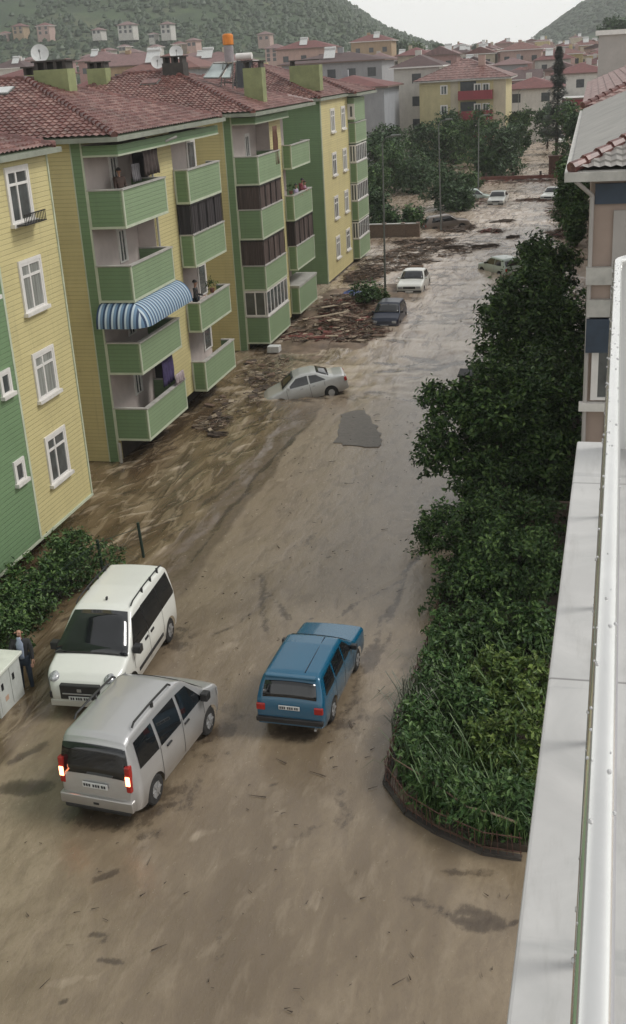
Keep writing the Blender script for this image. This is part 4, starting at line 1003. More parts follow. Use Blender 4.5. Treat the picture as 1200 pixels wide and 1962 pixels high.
def figure(name, label, loc, heading, J, wear, skin=SKIN, scale=1., hair=HAIRD, group=None):
    """J: joint dict overrides (metres, facing +x). wear: (top material, bottom material, sleeves)"""
    root = empty(name, loc, label, 'person', group, heading)
    K = dict(pel=(0, 0, .95), wai=(0, 0, 1.10), che=(.0, 0, 1.32), nek=(0, 0, 1.50), hd0=(.01, 0, 1.58), hd1=(.03, 0, 1.68), hd2=(.0, 0, 1.75),
        sL=(0, .19, 1.44), eL=(.02, .24, 1.16), wL=(.12, .24, .93), hL=(.16, .24, .86), sR=(0, -.19, 1.44), eR=(.02, -.24, 1.16), wR=(.12, -.24, .93), hR=(.16, -.24, .86),
        pL=(0, .10, .92), kL=(.03, .11, .50), aL=(0, .12, .09), tL=(.16, .13, .04), pR=(0, -.10, .92), kR=(.03, -.11, .50), aR=(0, -.12, .09), tR=(.16, -.13, .04))
    K.update(J)
    R_ = dict(pel=(.13, .16), wai=(.11, .145), che=(.12, .165), nek=(.055, .055), hd0=(.07, .065), hd1=(.105, .085), hd2=(.075, .07), sL=(.07, .065), eL=(.045, .045), wL=(.03, .03), hL=(.035, .02),
        pL=(.09, .09), kL=(.06, .06), aL=(.042, .042), tL=(.045, .035))
    for q in 'seawhpkt':
        if q+'L' in R_: R_[q+'R'] = R_[q+'L']
    def skin_obj(nm, chains, grow, mat, rootj):
        names = []; edges = []
        for ch_ in chains:
            for a_, b_ in zip(ch_, ch_[1:]):
                for q in (a_, b_):
                    if q not in names: names.append(q)
                edges.append((names.index(a_), names.index(b_)))
        me = bpy.data.meshes.new(nm); me.from_pydata([tuple(Vector(K[q])*scale) for q in names], edges, []); me.materials.append(mat)
        o = bpy.data.objects.new(nm, me); C.objects.link(o); o.parent = root
        md = o.modifiers.new('skin', 'SKIN'); md.use_smooth_shade = True
        for i, q in enumerate(names):
            sv = me.skin_vertices[0].data[i]; r = R_[q]; sv.radius = ((r[0]+grow)*scale, (r[1]+grow)*scale); sv.use_root = (q == rootj)
        sb = o.modifiers.new('sub', 'SUBSURF'); sb.levels = 1; sb.render_levels = 2
        return o
    skin_obj('body', [('pel', 'wai', 'che', 'nek', 'hd0', 'hd1', 'hd2'), ('che', 'sL', 'eL', 'wL', 'hL'), ('che', 'sR', 'eR', 'wR', 'hR'), ('pel', 'pL', 'kL', 'aL', 'tL'), ('pel', 'pR', 'kR', 'aR', 'tR')], -.012, skin, 'pel')
    arms = [('che', 'sL', 'eL', 'wL'), ('che', 'sR', 'eR', 'wR')] if wear[2] else [('che', 'sL', 'eL'), ('che', 'sR', 'eR')]
    skin_obj(wear[3], [('pel', 'wai', 'che')]+arms, .012, wear[0], 'che')
    skin_obj('trousers', [('pel', 'pL', 'kL', 'aL'), ('pel', 'pR', 'kR', 'aR')], .008, wear[1], 'pel')
    # hair cap, nose, ears, fingers
    h1, h2 = Vector(K['hd1']), Vector(K['hd2'])
    hb = MB(); P_ = []
    cc = (h1+h2)/2+Vector((-.015, 0, .0))
    for i in range(7):
        th = pi*.52*i/6; P_.append([tuple((cc+Vector((cos(a_)*sin(th)*.105, sin(a_)*sin(th)*.093, cos(th)*.11)))*scale) for a_ in [2*pi*j/14 for j in range(15)]])
    hb.grid(P_); 
    if hair:
        o = hb.build('hair', hair, None, smooth=True); o.parent = root; o.location = (0, 0, 0)
    fb_ = MB(); fb_.bar((h1+Vector((.085, 0, .02)))*scale, (h1+Vector((.118, 0, -.012)))*scale, .010*scale, 6, .016*scale)
    for sg in (1, -1): fb_.bar((h1+Vector((0, sg*.08, .0)))*scale, (h1+Vector((-.01, sg*.098, .02)))*scale, .022*scale, 6)
    for hn, wn in (('hL', 'wL'), ('hR', 'wR')):
        H_, W_ = Vector(K[hn]), Vector(K[wn]); d = (H_-W_).normalized(); sd_ = d.cross(Vector((0, 0, 1)))
        if sd_.length < .1: sd_ = Vector((0, 1, 0))
        sd_.normalize()
        for i, ln in enumerate((.065, .075, .07, .055)):
            p0 = H_+sd_*(-.03+.02*i); p1 = p0+d*ln*.6+Vector((0, 0, -.005)); fb_.bar(p0*scale, p1*scale, .009*scale, 5); fb_.bar(p1*scale, (p1+d*ln*.4+Vector((0, 0, -.02)))*scale, .008*scale, 5)
        fb_.bar((W_+sd_*-.03)*scale, (H_+sd_*-.06)*scale, .010*scale, 5)
    o = fb_.build('face_and_fingers', skin, None, smooth=True); o.parent = root; o.location = (0, 0, 0)
    eb = MB()
    for sg in (1, -1): eb.box(*(Vector((h1.x+.086, sg*.035-.012, h1.z+.025))*scale), *(Vector((h1.x+.1, sg*.035+.012, h1.z+.04))*scale))
    eb.box(*(Vector((h1.x+.085, -.022, h1.z-.048))*scale), *(Vector((h1.x+.102, .022, h1.z-.038))*scale))
    o = eb.build('eyes_and_mouth', HAIRD, None); o.parent = root; o.location = (0, 0, 0)
    return root
JACK = plain('jacket_dark', (.03, .03, .032), .8, .2, 6); SHIRT = plain('shirt_pale_blue', (.30, .35, .45), .7, .15, 12); TRS = plain('trousers_navy', (.02, .032, .05), .8, .2, 6)
PINK = plain('top_pink', (.35, .18, .24), .7, .3, 10); RED = plain('top_dark_red', (.16, .02, .03), .8, .2, 8); LILAC = plain('top_lilac', (.32, .28, .38), .7, .3, 12)
man = figure('person', 'bald man in a dark open jacket and pale blue shirt leaning on the white cabinet', (-12.28, 20.36, -.12), radians(-72),
    dict(wR=(.34, -.20, 1.14), hR=(.40, -.22, 1.13), eR=(.10, -.27, 1.2), wL=(.10, .25, .95)), (JACK, TRS, True, 'jacket'), hair=None, scale=.92)
b = MB(); rows = []
for i in range(8):
    z_ = .92+.56*i/7; hw_ = .06+.035*i/7 if i < 6 else .05; d_ = .148-.02*abs(i-4)/4
    rows.append([(d_*1.0+.012-.02*(abs(j)/2)**2, hw_*j/2, z_) for j in range(-2, 3)])
b.grid(rows); o = b.build('shirt', SHIRT, None, smooth=True); o.parent = man
s_ = o.modifiers.new('s', 'SOLIDIFY'); s_.thickness = .02
# people on balconies
gp = 'people watching from the balconies'
figure('person', 'dark-haired person in a dark red top leaning out at the balcony rail', (-15.42, 61.75, 5.65), 0, dict(hd1=(.10, 0, 1.62), hd2=(.10, 0, 1.69), hd0=(.06, 0, 1.53), nek=(.04, 0, 1.46), wL=(.3, .2, 1.13), hL=(.34, .2, 1.12), wR=(.3, -.2, 1.13), hR=(.34, -.2, 1.12)), (RED, TRS, True, 'top'), group=gp, scale=.98)
figure('person', 'person in a lilac top beside the one in dark red on the balcony', (-15.42, 60.55, 5.65), -.2, dict(wL=(.3, .2, 1.13), hL=(.34, .2, 1.12), wR=(.3, -.2, 1.13), hR=(.34, -.2, 1.12)), (LILAC, TRS, True, 'top'), group=gp, scale=.86)
figure('person', 'short person in pink at the far end of the same balcony rail', (-15.42, 62.55, 5.65), .1, dict(wL=(.3, .2, 1.13), hL=(.34, .2, 1.12)), (PINK, TRS, True, 'top'), group=gp, scale=.84)
figure('person', 'person in dark clothes standing on the second balcony beside the yellow wall', (-15.6, 43.6, 3.45), .2, dict(wL=(.3, .2, 1.1), hL=(.34, .2, 1.09)), (JACK, TRS, True, 'top'), group=gp, scale=.95)
figure('person', 'person in a brown top behind the rail of the top corner balcony', (-15.85, 37.6, 8.5), -.6, dict(), (plain('top_brown', (.08, .05, .04), .8, .3), TRS, True, 'top'), group=gp, scale=.9)
# laundry and curtains on the balconies
def cloth(name, label, cat, P0, P1, z0, z1, mat, group=None, amp=.05, seed=0, fold=1.1):
    b = MB(); rows = []; P0, P1 = Vector(P0), Vector(P1); d = P1-P0; nn = Vector((d.y, -d.x, 0)).normalized()
    for k in range(7):
        z_ = z0+(z1-z0)*k/6
        rows.append([tuple(P0+d*(i/24)+nn*(amp*sin(i*fold+k*.15+seed)*(1.1-k/8)+.03*noise.noise(Vector((i*.3, k*.4, seed))))+Vector((0, 0, z_+.04*noise.noise(Vector((i*.4, seed, 2)))*(1 if k == 0 else 0)))) for i in range(25)])
    b.grid(rows); o = b.build(name, mat, None, loc=(P0.x, P0.y, z0), smooth=True); s_ = o.modifiers.new('s', 'SOLIDIFY'); s_.thickness = .006
    return tag(o, label, cat, group)
CURT = plain('curtain_dark_brown', (.055, .04, .036), .8, .4, 4); PURP = plain('curtain_purple', (.06, .045, .12), .8, .4, 4); LAU = plain('laundry_pale', (.38, .32, .33), .8, .25, 5)
cloth('curtain', 'dark brown curtain drawn across the top corner balcony', 'curtain', (-15.2, 38.35, 0), (-15.2, 39.75, 0), 9.75, 10.66, CURT, 'balcony curtains')
cloth('curtain', 'purple curtain hanging on the lowest corner balcony', 'curtain', (-15.3, 38.3, 0), (-15.3, 39.5, 0), 2.1, 3.25, PURP, 'balcony curtains', seed=2)
cloth('curtain', 'brown folded curtain at the end of the middle block top balcony', 'curtain', (-15.17, 55.7, 0), (-15.17, 56.5, 0), 8.6, 10.4, plain('curtain_rust', (.12, .055, .035), .8, .4, 4), 'balcony curtains', seed=4)
cloth('laundry', 'pale laundry draped over the lowest corner balcony rail', 'laundry', (-14.99, 38.75, 0), (-14.99, 39.7, 0), 2.06, 2.45, LAU, 'laundry on the balconies', seed=1)
cloth('laundry', 'grey shirt hung to dry on the top corner balcony', 'laundry', (-15.5, 38.0, 0), (-15.4, 38.5, 0), 9.6, 10.2, plain('laundry_grey', (.2, .19, .2), .8, .3), 'laundry on the balconies', seed=3)
POTM = plain('terracotta_pot', (.16, .07, .045), .8, .2, 6)
for i, (x_, y_, z_, lab) in enumerate(((-15.35, 59.2, 6.8, 'flower pot with leaves at the near corner of the people balcony'), (-15.15, 44.4, 4.5, 'potted plant on the second balcony rail by the yellow wall'))):
    r = empty('potted_plant', (x_, y_, z_), lab, 'potted plant', 'pots on the balcony rails')
    b = MB(); b.bar((x_, y_, z_), (x_, y_, z_+.18), .08, 12, .11); b.build('pot', POTM, r)
    b = MB(); leafcloud(b, [((x_, y_, z_+.36), (.22, .25, .22))], 160, .05, seed=i); b.build('plant', LEAF2, r)

# ------------------------------------------------------------------ lamp posts
def lamp_post(base, z1, label, arm=1.2, lean=0):
    arm *= .6
    r = empty('street_lamp', base, label, 'street lamp', 'street lamps along the left kerb'); B = Vector(base)
    b = MB(); n = 8; P0 = B; topp = B+Vector((lean, 0, z1))
    b.bar(B-Vector((0, 0, .2)), B.lerp(topp, .4), .07, 8, .055); b.bar(B.lerp(topp, .4), topp, .055, 8, .035)
    b.build('pole', STEEL, r)
    b = MB(); b.tube([topp, topp+Vector((arm*.35, 0, .28)), topp+Vector((arm, 0, .36))], .03, 6); b.build('arm', STEEL, r)
    e = topp+Vector((arm, 0, .36)); b = MB(); b.bar(e-Vector((.05, 0, 0)), e+Vector((.5, 0, .02)), .07, 8, .05); b.build('lamp_head', STEEL, r)
lamp_post((-11.25, 63.6, 0), 8.9, 'nearest lamp post, standing in debris by the dark blue hatchback', .9, .1)
lamp_post((-11.68, 93.0, 0), 8.2, 'second lamp post, beside the mud-brown wreck', 1.0, -.1)
lamp_post((-10.9, 117.0, 0), 7.3, 'third lamp post, in front of the far trees', .9, .05)
lamp_post((-10.3, 171.0, 0), 8.0, 'farthest lamp post, at the far bend of the street', .9, 0)

# ------------------------------------------------------------------ left garden, fence by the white van
fr_ = empty('mesh_fence', (-12.6, 27.3, 0), 'dark green chain-link fence with two leaning posts by the left hedge', 'fence')
FG = plain('fence_green', (.012, .03, .02), .6, .2)
b = MB(); p1, p2, p3 = Vector((-12.25, 27.7, 0)), Vector((-13.05, 26.6, 0)), Vector((-13.6, 22.5, 0))
for p, h_ in ((p1, 1.1), (p2, 1.0), (p3, 1.0)):
    b = MB(); b.bar(p-Vector((0, 0, .1)), p+Vector((-.06, 0, h_)), .045, 8); b.build('post', FG, fr_)
b = MB()
for a_, c_ in ((p1, p2), (p2, p3)):
    L_ = (c_-a_).length; n = int(L_/.12); d = (c_-a_)/L_
    for i in range(n):
        q = a_+d*(i*.12)
        for sgn in (1, -1):
            e_ = q+d*(sgn*.9)
            if 0 <= (e_-a_).dot(d) <= L_: b.bar(q+Vector((0, 0, .05)), e_+Vector((0, 0, .95)), .004, 3)
    b.bar(a_+Vector((0, 0, .95)), c_+Vector((0, 0, .95)), .01, 4)
b.build('wire_mesh', FG, fr_)
random.seed(21)
bush('shrub', 'rounded dark shrub under the nearest block, farthest left', (-14.2, 22.2, 0), [((-14.2, 22.2, .7), (.9, 1.1, .8)), ((-13.8, 23.3, .5), (.6, .7, .55))], 5200, .075, LEAF, group='shrubs by the left fence', seed=3)
bush('shrub', 'leafy shrub beneath the green wall beside the white minivan', (-14.0, 24.6, 0), [((-14.0, 24.6, .55), (.8, 1.0, .65)), ((-13.5, 25.6, .5), (.55, .8, .5))], 4600, .075, LEAF, group='shrubs by the left fence', seed=4)
bush('shrub', 'low shrub behind the wire mesh between the two leaning posts', (-12.85, 26.6, 0), [((-12.85, 26.6, .3), (.35, .9, .4)), ((-13.4, 27.4, .3), (.35, .45, .3))], 800, .06, LEAF2, group='shrubs by the left fence', seed=5)
bush('shrub', 'dark shrub behind the man and the cabinet', (-13.4, 20.9, 0), [((-13.4, 21.3, .7), (.7, .9, .8)), ((-14.2, 20.2, .8), (.8, .9, .9))], 4600, .075, LEAF, group='shrubs by the left fence', seed=6)
bush('shrub', 'spreading shrub at the overhanging corner of the nearest block', (-14.3, 26.6, 0), [((-14.2, 26.9, .5), (.6, .8, .5))], 2400, .07, LEAF2, group='shrubs by the left fence', seed=8)

# ------------------------------------------------------------------ right garden: trees and hedge (X -3.4 .. 0)
def px_blob(px, py, Y, rp, ry=None, squash=1.0):
    c = at(px, py, Y); d = Vector((c.x, c.y, c.z-HC)).length; r = rp*d/FPX*.97
    return ((c.x, c.y, max(c.z, .3)), (r, ry or r, r*squash))
gr_ = 'leafy trees in the right-hand garden'
def ptree(label, blobs, base, n, size, mat, seed, **k):
    B = [px_blob(*b_) for b_ in blobs]; h_ = max(b_[0][2] for b_ in B)
    return tree('garden_tree', label, base, h_, B, n, size, mat, group=gr_, seed=seed, **k)
ptree('broad tree in the garden with branches reaching out over the road beside the asphalt patch', [(900, 820, 33, 75), (985, 860, 33, 95), (1050, 800, 33.5, 85), (840, 870, 32.5, 45), (850, 770, 33, 40), (960, 760, 34, 70), (1040, 930, 32, 70), (930, 930, 31.5, 60), (1030, 730, 35, 60)], (-1.7, 33, 0), 34000, .10, LEAF, 11, trunk_r=.17)
ptree('tall dense tree standing behind the broad one, towards the mint car', [(1000, 620, 43, 75), (1060, 660, 43, 75), (975, 700, 42, 60), (1070, 720, 41, 60), (1020, 560, 44, 55), (1085, 600, 43, 45), (960, 600, 44, 35)], (-1.8, 43, 0), 24000, .105, LEAF, 12, trunk_r=.16)
ptree('ragged tree in the garden with thin top sprays showing the flood behind', [(1035, 500, 50, 40), (1080, 500, 50, 28), (1030, 545, 49, 45), (1090, 545, 50, 16), (1015, 480, 50, 22)], (-1.9, 49, 0), 6500, .12, LEAF, 13, trunk_r=.12)
ptree('glossy low tree nearest the flooded road bend, light leaves at its road edge', [(880, 1040, 27, 75), (960, 1090, 26, 85), (1020, 1100, 26, 75), (840, 1010, 27.5, 38), (900, 1130, 25.5, 65), (1030, 1010, 28, 60), (950, 1000, 28, 60)], (-1.9, 26.5, 0), 24000, .075, LEAF, 14, trunk_r=.12)
random.seed(33)
hb_ = 'bushes filling the right-hand garden'
for i, (lab, bl, mt, sz, n) in enumerate((
    ('dense bush below the glossy low tree', [(900, 1220, 23.5, 60), (970, 1230, 23.5, 70), (1030, 1240, 23.5, 60), (880, 1290, 22.5, 40)], LEAF, .085, 8000),
    ('yellow-green bush in the middle of the right garden', [(950, 1330, 21.5, 55), (1010, 1320, 21.5, 60), (985, 1390, 20.6, 55)], LEAFY, .08, 7000),
    ('feathery bush against the road fence', [(860, 1340, 21, 48), (850, 1400, 20.2, 50), (900, 1410, 20, 50), (820, 1450, 19.2, 38)], LEAF2, .075, 8000),
    ('low yellow-green bush near the garden corner', [(930, 1480, 18.9, 55), (990, 1460, 19.2, 60), (1000, 1520, 18.2, 40)], LEAFY, .075, 7000),
    ('low dark bush at the garden corner by the leaning stick', [(830, 1510, 18.4, 42), (890, 1550, 17.6, 45), (960, 1580, 17.2, 50), (1000, 1590, 17.0, 30)], LEAF2, .075, 8000))):
    B = [px_blob(*b_) for b_ in bl]; B = [((c[0], c[1], min(c[2], .75+.35*((k_*7) % 3))), (r[0]*.85, r[1]*.85, min(r[2], .8))) for k_, (c, r) in enumerate(B)]
    bush('shrub', lab, (B[0][0][0], B[0][0][1], 0), B, n, sz, mt, group=hb_, seed=40+i)
bush('shrub', 'trailing bush spilling over the rusty fence corner', (-2.6, 17.9, 0), [((-2.9, 18.3, .45), (.4, .55, .45)), ((-2.35, 17.3, .4), (.5, .35, .42)), ((-1.6, 16.8, .45), (.6, .35, .45)), ((-.9, 16.65, .5), (.5, .3, .5)), ((-3.05, 19.4, .5), (.3, .7, .5)), ((-3.0, 21.2, .5), (.3, .9, .5)), ((-3.0, 23.2, .5), (.3, .9, .5))], 8500, .07, LEAF2, group=hb_, seed=58)
# reeds and tall grass
def reeds(label, pts, n, h, mat, seed, name='tall_grass'):
    rnd = random.Random(seed); b = MB()
    for _ in range(n):
        cx_, cy_, rr = rnd.choice(pts); a = rnd.uniform(0, 2*pi); q = rr*sqrt(rnd.random()); x_, y_ = cx_+q*cos(a), cy_+q*sin(a)
        d = Vector((rnd.uniform(-1, 1), rnd.uniform(-1, 1), 0))*.45; hh = h*rnd.uniform(.5, 1.2); wv_ = Vector((-d.y, d.x, 0)); wv_ = (wv_.normalized() if wv_.length > 0 else Vector((1, 0, 0)))*rnd.uniform(.006, .016)
        p0 = Vector((x_, y_, 0)); p1 = p0+d*.3*hh+Vector((0, 0, hh*.6)); p2 = p0+d*1.0*hh+Vector((0, 0, hh*.9)); p3 = p0+d*1.7*hh+Vector((0, 0, hh*.72))
        b.face([p0-wv_, p0+wv_, p1+wv_, p1-wv_]); b.face([p1-wv_, p1+wv_, p2+wv_*.7, p2-wv_*.7]); b.face([p2-wv_*.7, p2+wv_*.7, p3])
    o = b.build(name, mat, None, loc=(pts[0][0], pts[0][1], 0)); tag(o, label, 'grass'); o['kind'] = 'stuff'; return o
reeds('tall grass and weeds growing through the right garden', [(-2.6, 19.5, .7), (-1.6, 18, 1.0), (-.8, 17.3, .7), (-2.2, 17.8, .5), (-1.5, 20.5, 1.2), (-2.8, 21.5, .6), (-1.5, 23, 1.2), (-2.9, 18.0, .35), (-2.3, 17.1, .3), (-1.4, 16.65, .35), (-.8, 16.6, .3)], 1000, .95, leafmat('weed_green', (.02, .05, .01), (.045, .10, .022), (.13, .20, .06)), 51)
reeds('long pale grass blades leaning out over the road', [(-3.35, 19.6, .25), (-3.3, 20.3, .2)], 150, 1.0, leafmat('grass_pale', (.09, .1, .07), (.13, .14, .10), (.17, .18, .13)), 52)
SOIL = plain('garden_soil', (.05, .038, .026), .9, .35, 2, .5, obj=False)
gp_ = MB(); edge_ = [(-.0, 16.35), (-.75, 16.3), (-1.4, 16.35), (-2.18, 16.75), (-2.75, 17.2), (-3.25, 18.0), (-3.3, 20), (-3.22, 24), (-3.3, 28), (-3.6, 33), (-3.6, 42), (-3.4, 52), (-.05, 52)]
gp_.face([(x_, y_, .13) for x_, y_ in edge_])
for (a_, c_) in zip(edge_, edge_[1:]): gp_.face([(a_[0], a_[1], -.1), (c_[0], c_[1], -.1), (c_[0], c_[1], .13), (a_[0], a_[1], .13)])
structure(gp_.build('garden_ground', SOIL))
# rusty fence round the garden corner
rf = empty('garden_fence', (-3.25, 18, 0), 'low rusty iron fence round the corner of the right garden', 'fence')
b = MB(); br = MB(); pts = [(-.74, 16.10), (-1.42, 16.15), (-2.27, 16.57), (-2.9, 17.03), (-3.45, 17.9), (-3.46, 20), (-3.3, 24), (-3.36, 27)]
for (a_, c_) in zip(pts, pts[1:]):
    a_, c_ = Vector(a_+(0,)), Vector(c_+(0,)); n = max(1, int((c_-a_).length/.13))
    for i in range(n):
        q = a_.lerp(c_, i/n)+Vector((random.uniform(-.02, .02), random.uniform(-.02, .02), 0)); b.bar(q, q+Vector((random.uniform(-.05, .05), random.uniform(-.05, .05), random.uniform(.42, .6))), .009, 4)
    br.bar(a_+Vector((0, 0, .45)), c_+Vector((0, 0, .45)), .012, 5); br.bar(a_+Vector((0, 0, .15)), c_+Vector((0, 0, .15)), .012, 5)
b.build('bars', RUST, rf); br.build('rails', RUST, rf)
lw = MB()
for (a_, c_) in zip(pts, pts[1:]):
    a_, c_ = Vector(a_+(0,)), Vector(c_+(0,)); d = (c_-a_).normalized(); nn = Vector((-d.y, d.x, 0))*.06
    lw.v += [tuple(p) for p in (a_-nn-Vector((0, 0, .1)), c_-nn-Vector((0, 0, .1)), c_-nn+Vector((0, 0, .06)), a_-nn+Vector((0, 0, .06)), a_+nn+Vector((0, 0, .06)), c_+nn+Vector((0, 0, .06)), c_+nn-Vector((0, 0, .1)), a_+nn-Vector((0, 0, .1)))]
    k_ = len(lw.v)-8
    for f_ in ((0, 1, 2, 3), (3, 2, 5, 4), (4, 5, 6, 7)): lw.f.append([k_+q for q in f_]); lw.m.append(0)
lw.build('kerb_wall', DARKW, rf)
for i, (a_, c_, r_, lab) in enumerate((((-.85, 16.3, .62), (-1.75, 16.55, .66), .022, 'pale straight stick lying level along the garden fence'), ((-1.7, 16.6, .6), (-3.3, 17.9, .62), .018, 'long thin branch slanting from the fence corner'))):
    b = MB(); b.bar(a_, Vector(a_).lerp(Vector(c_), .5)+Vector((0, 0, .03)), r_, 7); b.bar(Vector(a_).lerp(Vector(c_), .5)+Vector((0, 0, .03)), c_, r_, 7, r_*.6)
    tag(b.build('stick', plain('stick_pale', (.3, .23, .16) if i == 0 else (.15, .1, .07), .8, .2), None, loc=a_), lab, 'stick', 'sticks along the garden fence')
gw = MB(); gw.box(-2.3, 30.6, 0, -.05, 30.75, 1.0); 
gwo = gw.build('garden_wall', BRICKW, None, loc=(-1.2, 30.7, 0)); tag(gwo, 'low brown garden wall behind the glossy tree', 'wall')
cn = gnd(880, 775); kb = empty('kiosk', (cn.x+.5, cn.y, 0), 'small dark box-shaped kiosk half hidden by the broad tree', 'kiosk')
b = MB(); b.box(cn.x, cn.y, 0, cn.x+1.2, cn.y+1.0, 1.15); b.build('housing', BRICKW, kb); b = MB(); b.box(cn.x-.06, cn.y-.06, 1.152, cn.x+1.26, cn.y+1.06, 1.22); b.build('roof', DARK, kb)

# ------------------------------------------------------------------ debris
random.seed(5)
MUDB = plain('mud_bank', (.16, .115, .08), .6, .45, 1.2, .6, obj=False)
P = []
for j in range(110):
    row = []
    for i in range(40):
        x_ = -16.2+7.6*i/39; y_ = 50+24*j/109
        env = max(0, 1-((x_+13.1)/3.4)**2)*max(0, 1-((y_-60.5)/10.5)**2)
        row.append((x_, y_, -.12+.75*env*(.45+.9*max(-.2, fb(x_, y_, .55, 4)))+.08*fb(x_, y_, 2.5, 2)*env**.3))
    P.append(row)
b = MB(); b.grid(P); structure(b.build('mud_bank', MUDB, smooth=True))
def bankz(x_, y_):
    env = max(0, 1-((x_+13.1)/3.4)**2)*max(0, 1-((y_-60.5)/10.5)**2)
    return max(.0, -.12+.75*env*(.45+.9*max(-.2, fb(x_, y_, .55, 4))))
def debris(name, label, region, n, lmin, lmax, mats, bank=True, seed=1):
    rnd = random.Random(seed); b = MB()
    for _ in range(n):
        (cx_, cy_, rx, ry) = rnd.choice(region); a = rnd.uniform(0, 2*pi); q = sqrt(rnd.random()); x_, y_ = cx_+q*rx*cos(a), cy_+q*ry*sin(a)
        z_ = (bankz(x_, y_) if bank else 0)+rnd.uniform(0, .12); L_ = rnd.uniform(lmin, lmax)
        th = rnd.gauss(.3, 1.0); d = Vector((cos(th), sin(th), rnd.uniform(-.12, .22))).normalized(); p = Vector((x_, y_, z_))-d*L_/2; m_ = rnd.choice(mats)
        if rnd.random() < .86: b.bar(p, p+d*L_, rnd.uniform(.007, .026), 5, .005, m=m_)
        else:
            Mx = Matrix.Translation(p) @ d.to_track_quat('X', 'Z').to_matrix().to_4x4() @ Matrix.Rotation(rnd.uniform(-.5, .5), 4, 'X')
            b.box(0, -rnd.uniform(.04, .13), -.015, L_, rnd.uniform(.04, .13), .015, m_, M=Mx)
    o = b.build(name, None, None, loc=(region[0][0], region[0][1], 0)); tag(o, label, 'debris'); o['kind'] = 'stuff'
DW = plain('driftwood_dark', (.06, .042, .03), .8, .4, 6); DM = plain('driftwood_mid', (.15, .10, .07), .8, .4, 6); DL = plain('driftwood_pale', (.32, .26, .19), .8, .3, 6); DR = plain('debris_red', (.16, .05, .04), .8, .3, 6)
debris('debris', 'pile of broken branches and planks heaped along the middle block', [(-13.2, 56.5, 2.3, 3.2), (-12.6, 60, 1.8, 3.5), (-11.8, 56, 1.8, 2.0), (-13.5, 63, 1.5, 3)], 2400, .12, 1.1, (DW, DW, DM, DM, DL, DR))
debris('debris', 'band of dark driftwood stretched across the street beyond the row', [(-13.0, 78, 2.6, 3.5), (-11.0, 83, 3.5, 3.0), (-14.2, 73, 1.2, 3), (-10.5, 94, 1.5, 2), (-12.2, 87, 2.4, 1.5)], 2000, .2, 1.3, (DW, DW, DM), False, 2)
debris('debris', 'scattered flotsam caught near the far cars', [(-8, 130, 4, 2.0), (-11, 112, 1.4, 4), (-5, 112, 2, 1.5), (-2.2, 105, 1.6, 8), (-7.5, 92, .8, .5), (-1.8, 90, 1.4, 2), (-3.0, 133, 1.3, 1.2)], 1300, .2, 1.4, (DW, DM, DR, DW), False, 3)
debris('debris', 'dark flotsam trailing beneath the two nearer balcony columns', [(-14.2, 43, 1.1, 2.5), (-14.6, 49, 1.1, 2.5), (-13.2, 46.5, 1.2, 1.3), (-14.2, 40.5, .8, 1.0)], 600, .08, .5, (DW, DW, DM, DL), False, 4)
b = MB(); rnd = random.Random(17)
for _ in range(420):
    x_, y_ = rnd.uniform(-10.5, -.6), 10.6+34*rnd.random()**1.3
    if -3.6 < x_ and y_ > 15.8: continue
    a = rnd.uniform(0, pi); L_ = rnd.uniform(.02, .13) if rnd.random() < .9 else rnd.uniform(.2, .4); d = Vector((cos(a), sin(a), 0)); p = Vector((x_, y_, .03)); b.bar(p, p+d*L_, rnd.uniform(.004, .014), 4, .003)
o = b.build('litter', DW, None, loc=(-6, 20, 0)); tag(o, 'twigs and specks scattered over the near muddy road', 'litter'); o['kind'] = 'stuff'
# individually visible floating clumps
for i, (px, py, r_, lab) in enumerate(((418, 835, .28, 'dark log floating in the channel below the awning block'), (935, 472, .8, 'dark clump adrift in mid street before the mint hatchback'), (965, 425, .75, 'floating dark tangle left of the ragged tree top'), (888, 432, .5, 'rounded dark bundle right of the mud-brown wreck'), (870, 475, .5, 'flattened dark clump right of the driftwood band'), (985, 455, .4, 'small clump drifting near the right bank'))):
    c_ = gnd(px, py); b = MB(); rnd = random.Random(i)
    for k in range(26):
        a = rnd.uniform(-.5, .5); d = Vector((cos(a), sin(a), rnd.uniform(-.05, .15))); q = c_+Vector((rnd.uniform(-r_, r_), rnd.uniform(-r_, r_)*.8, rnd.uniform(0, .12)))
        b.bar(q-d*r_*.6, q+d*r_*.6, rnd.uniform(.02, .07), 6, .012)
    tag(b.build('driftwood', DW, None, loc=tuple(c_)), lab, 'driftwood', 'clumps of driftwood in the current')
for i, (a_, c_, lab) in enumerate((((-14.6, 57.2, .55), (-12.6, 58.8, .6), 'long pale plank propped on the debris pile'), ((-14.2, 59.9, .62), (-12.9, 61.2, .6), 'shorter plank behind the long pale one'), ((-13.6, 54.6, .25), (-12.2, 54.9, .2), 'pale board lying at the near edge of the debris pile'))):
    a_, c_ = Vector(a_), Vector(c_); d = (c_-a_); L_ = d.length; Mx = Matrix.Translation(a_) @ d.to_track_quat('X', 'Z').to_matrix().to_4x4(); b = MB(); b.box(0, -.13, -.02, L_, .13, .02, M=Mx)
    tag(b.build('plank', DL, None, loc=tuple(a_), bevel=.005), lab, 'plank', 'planks on the debris pile')
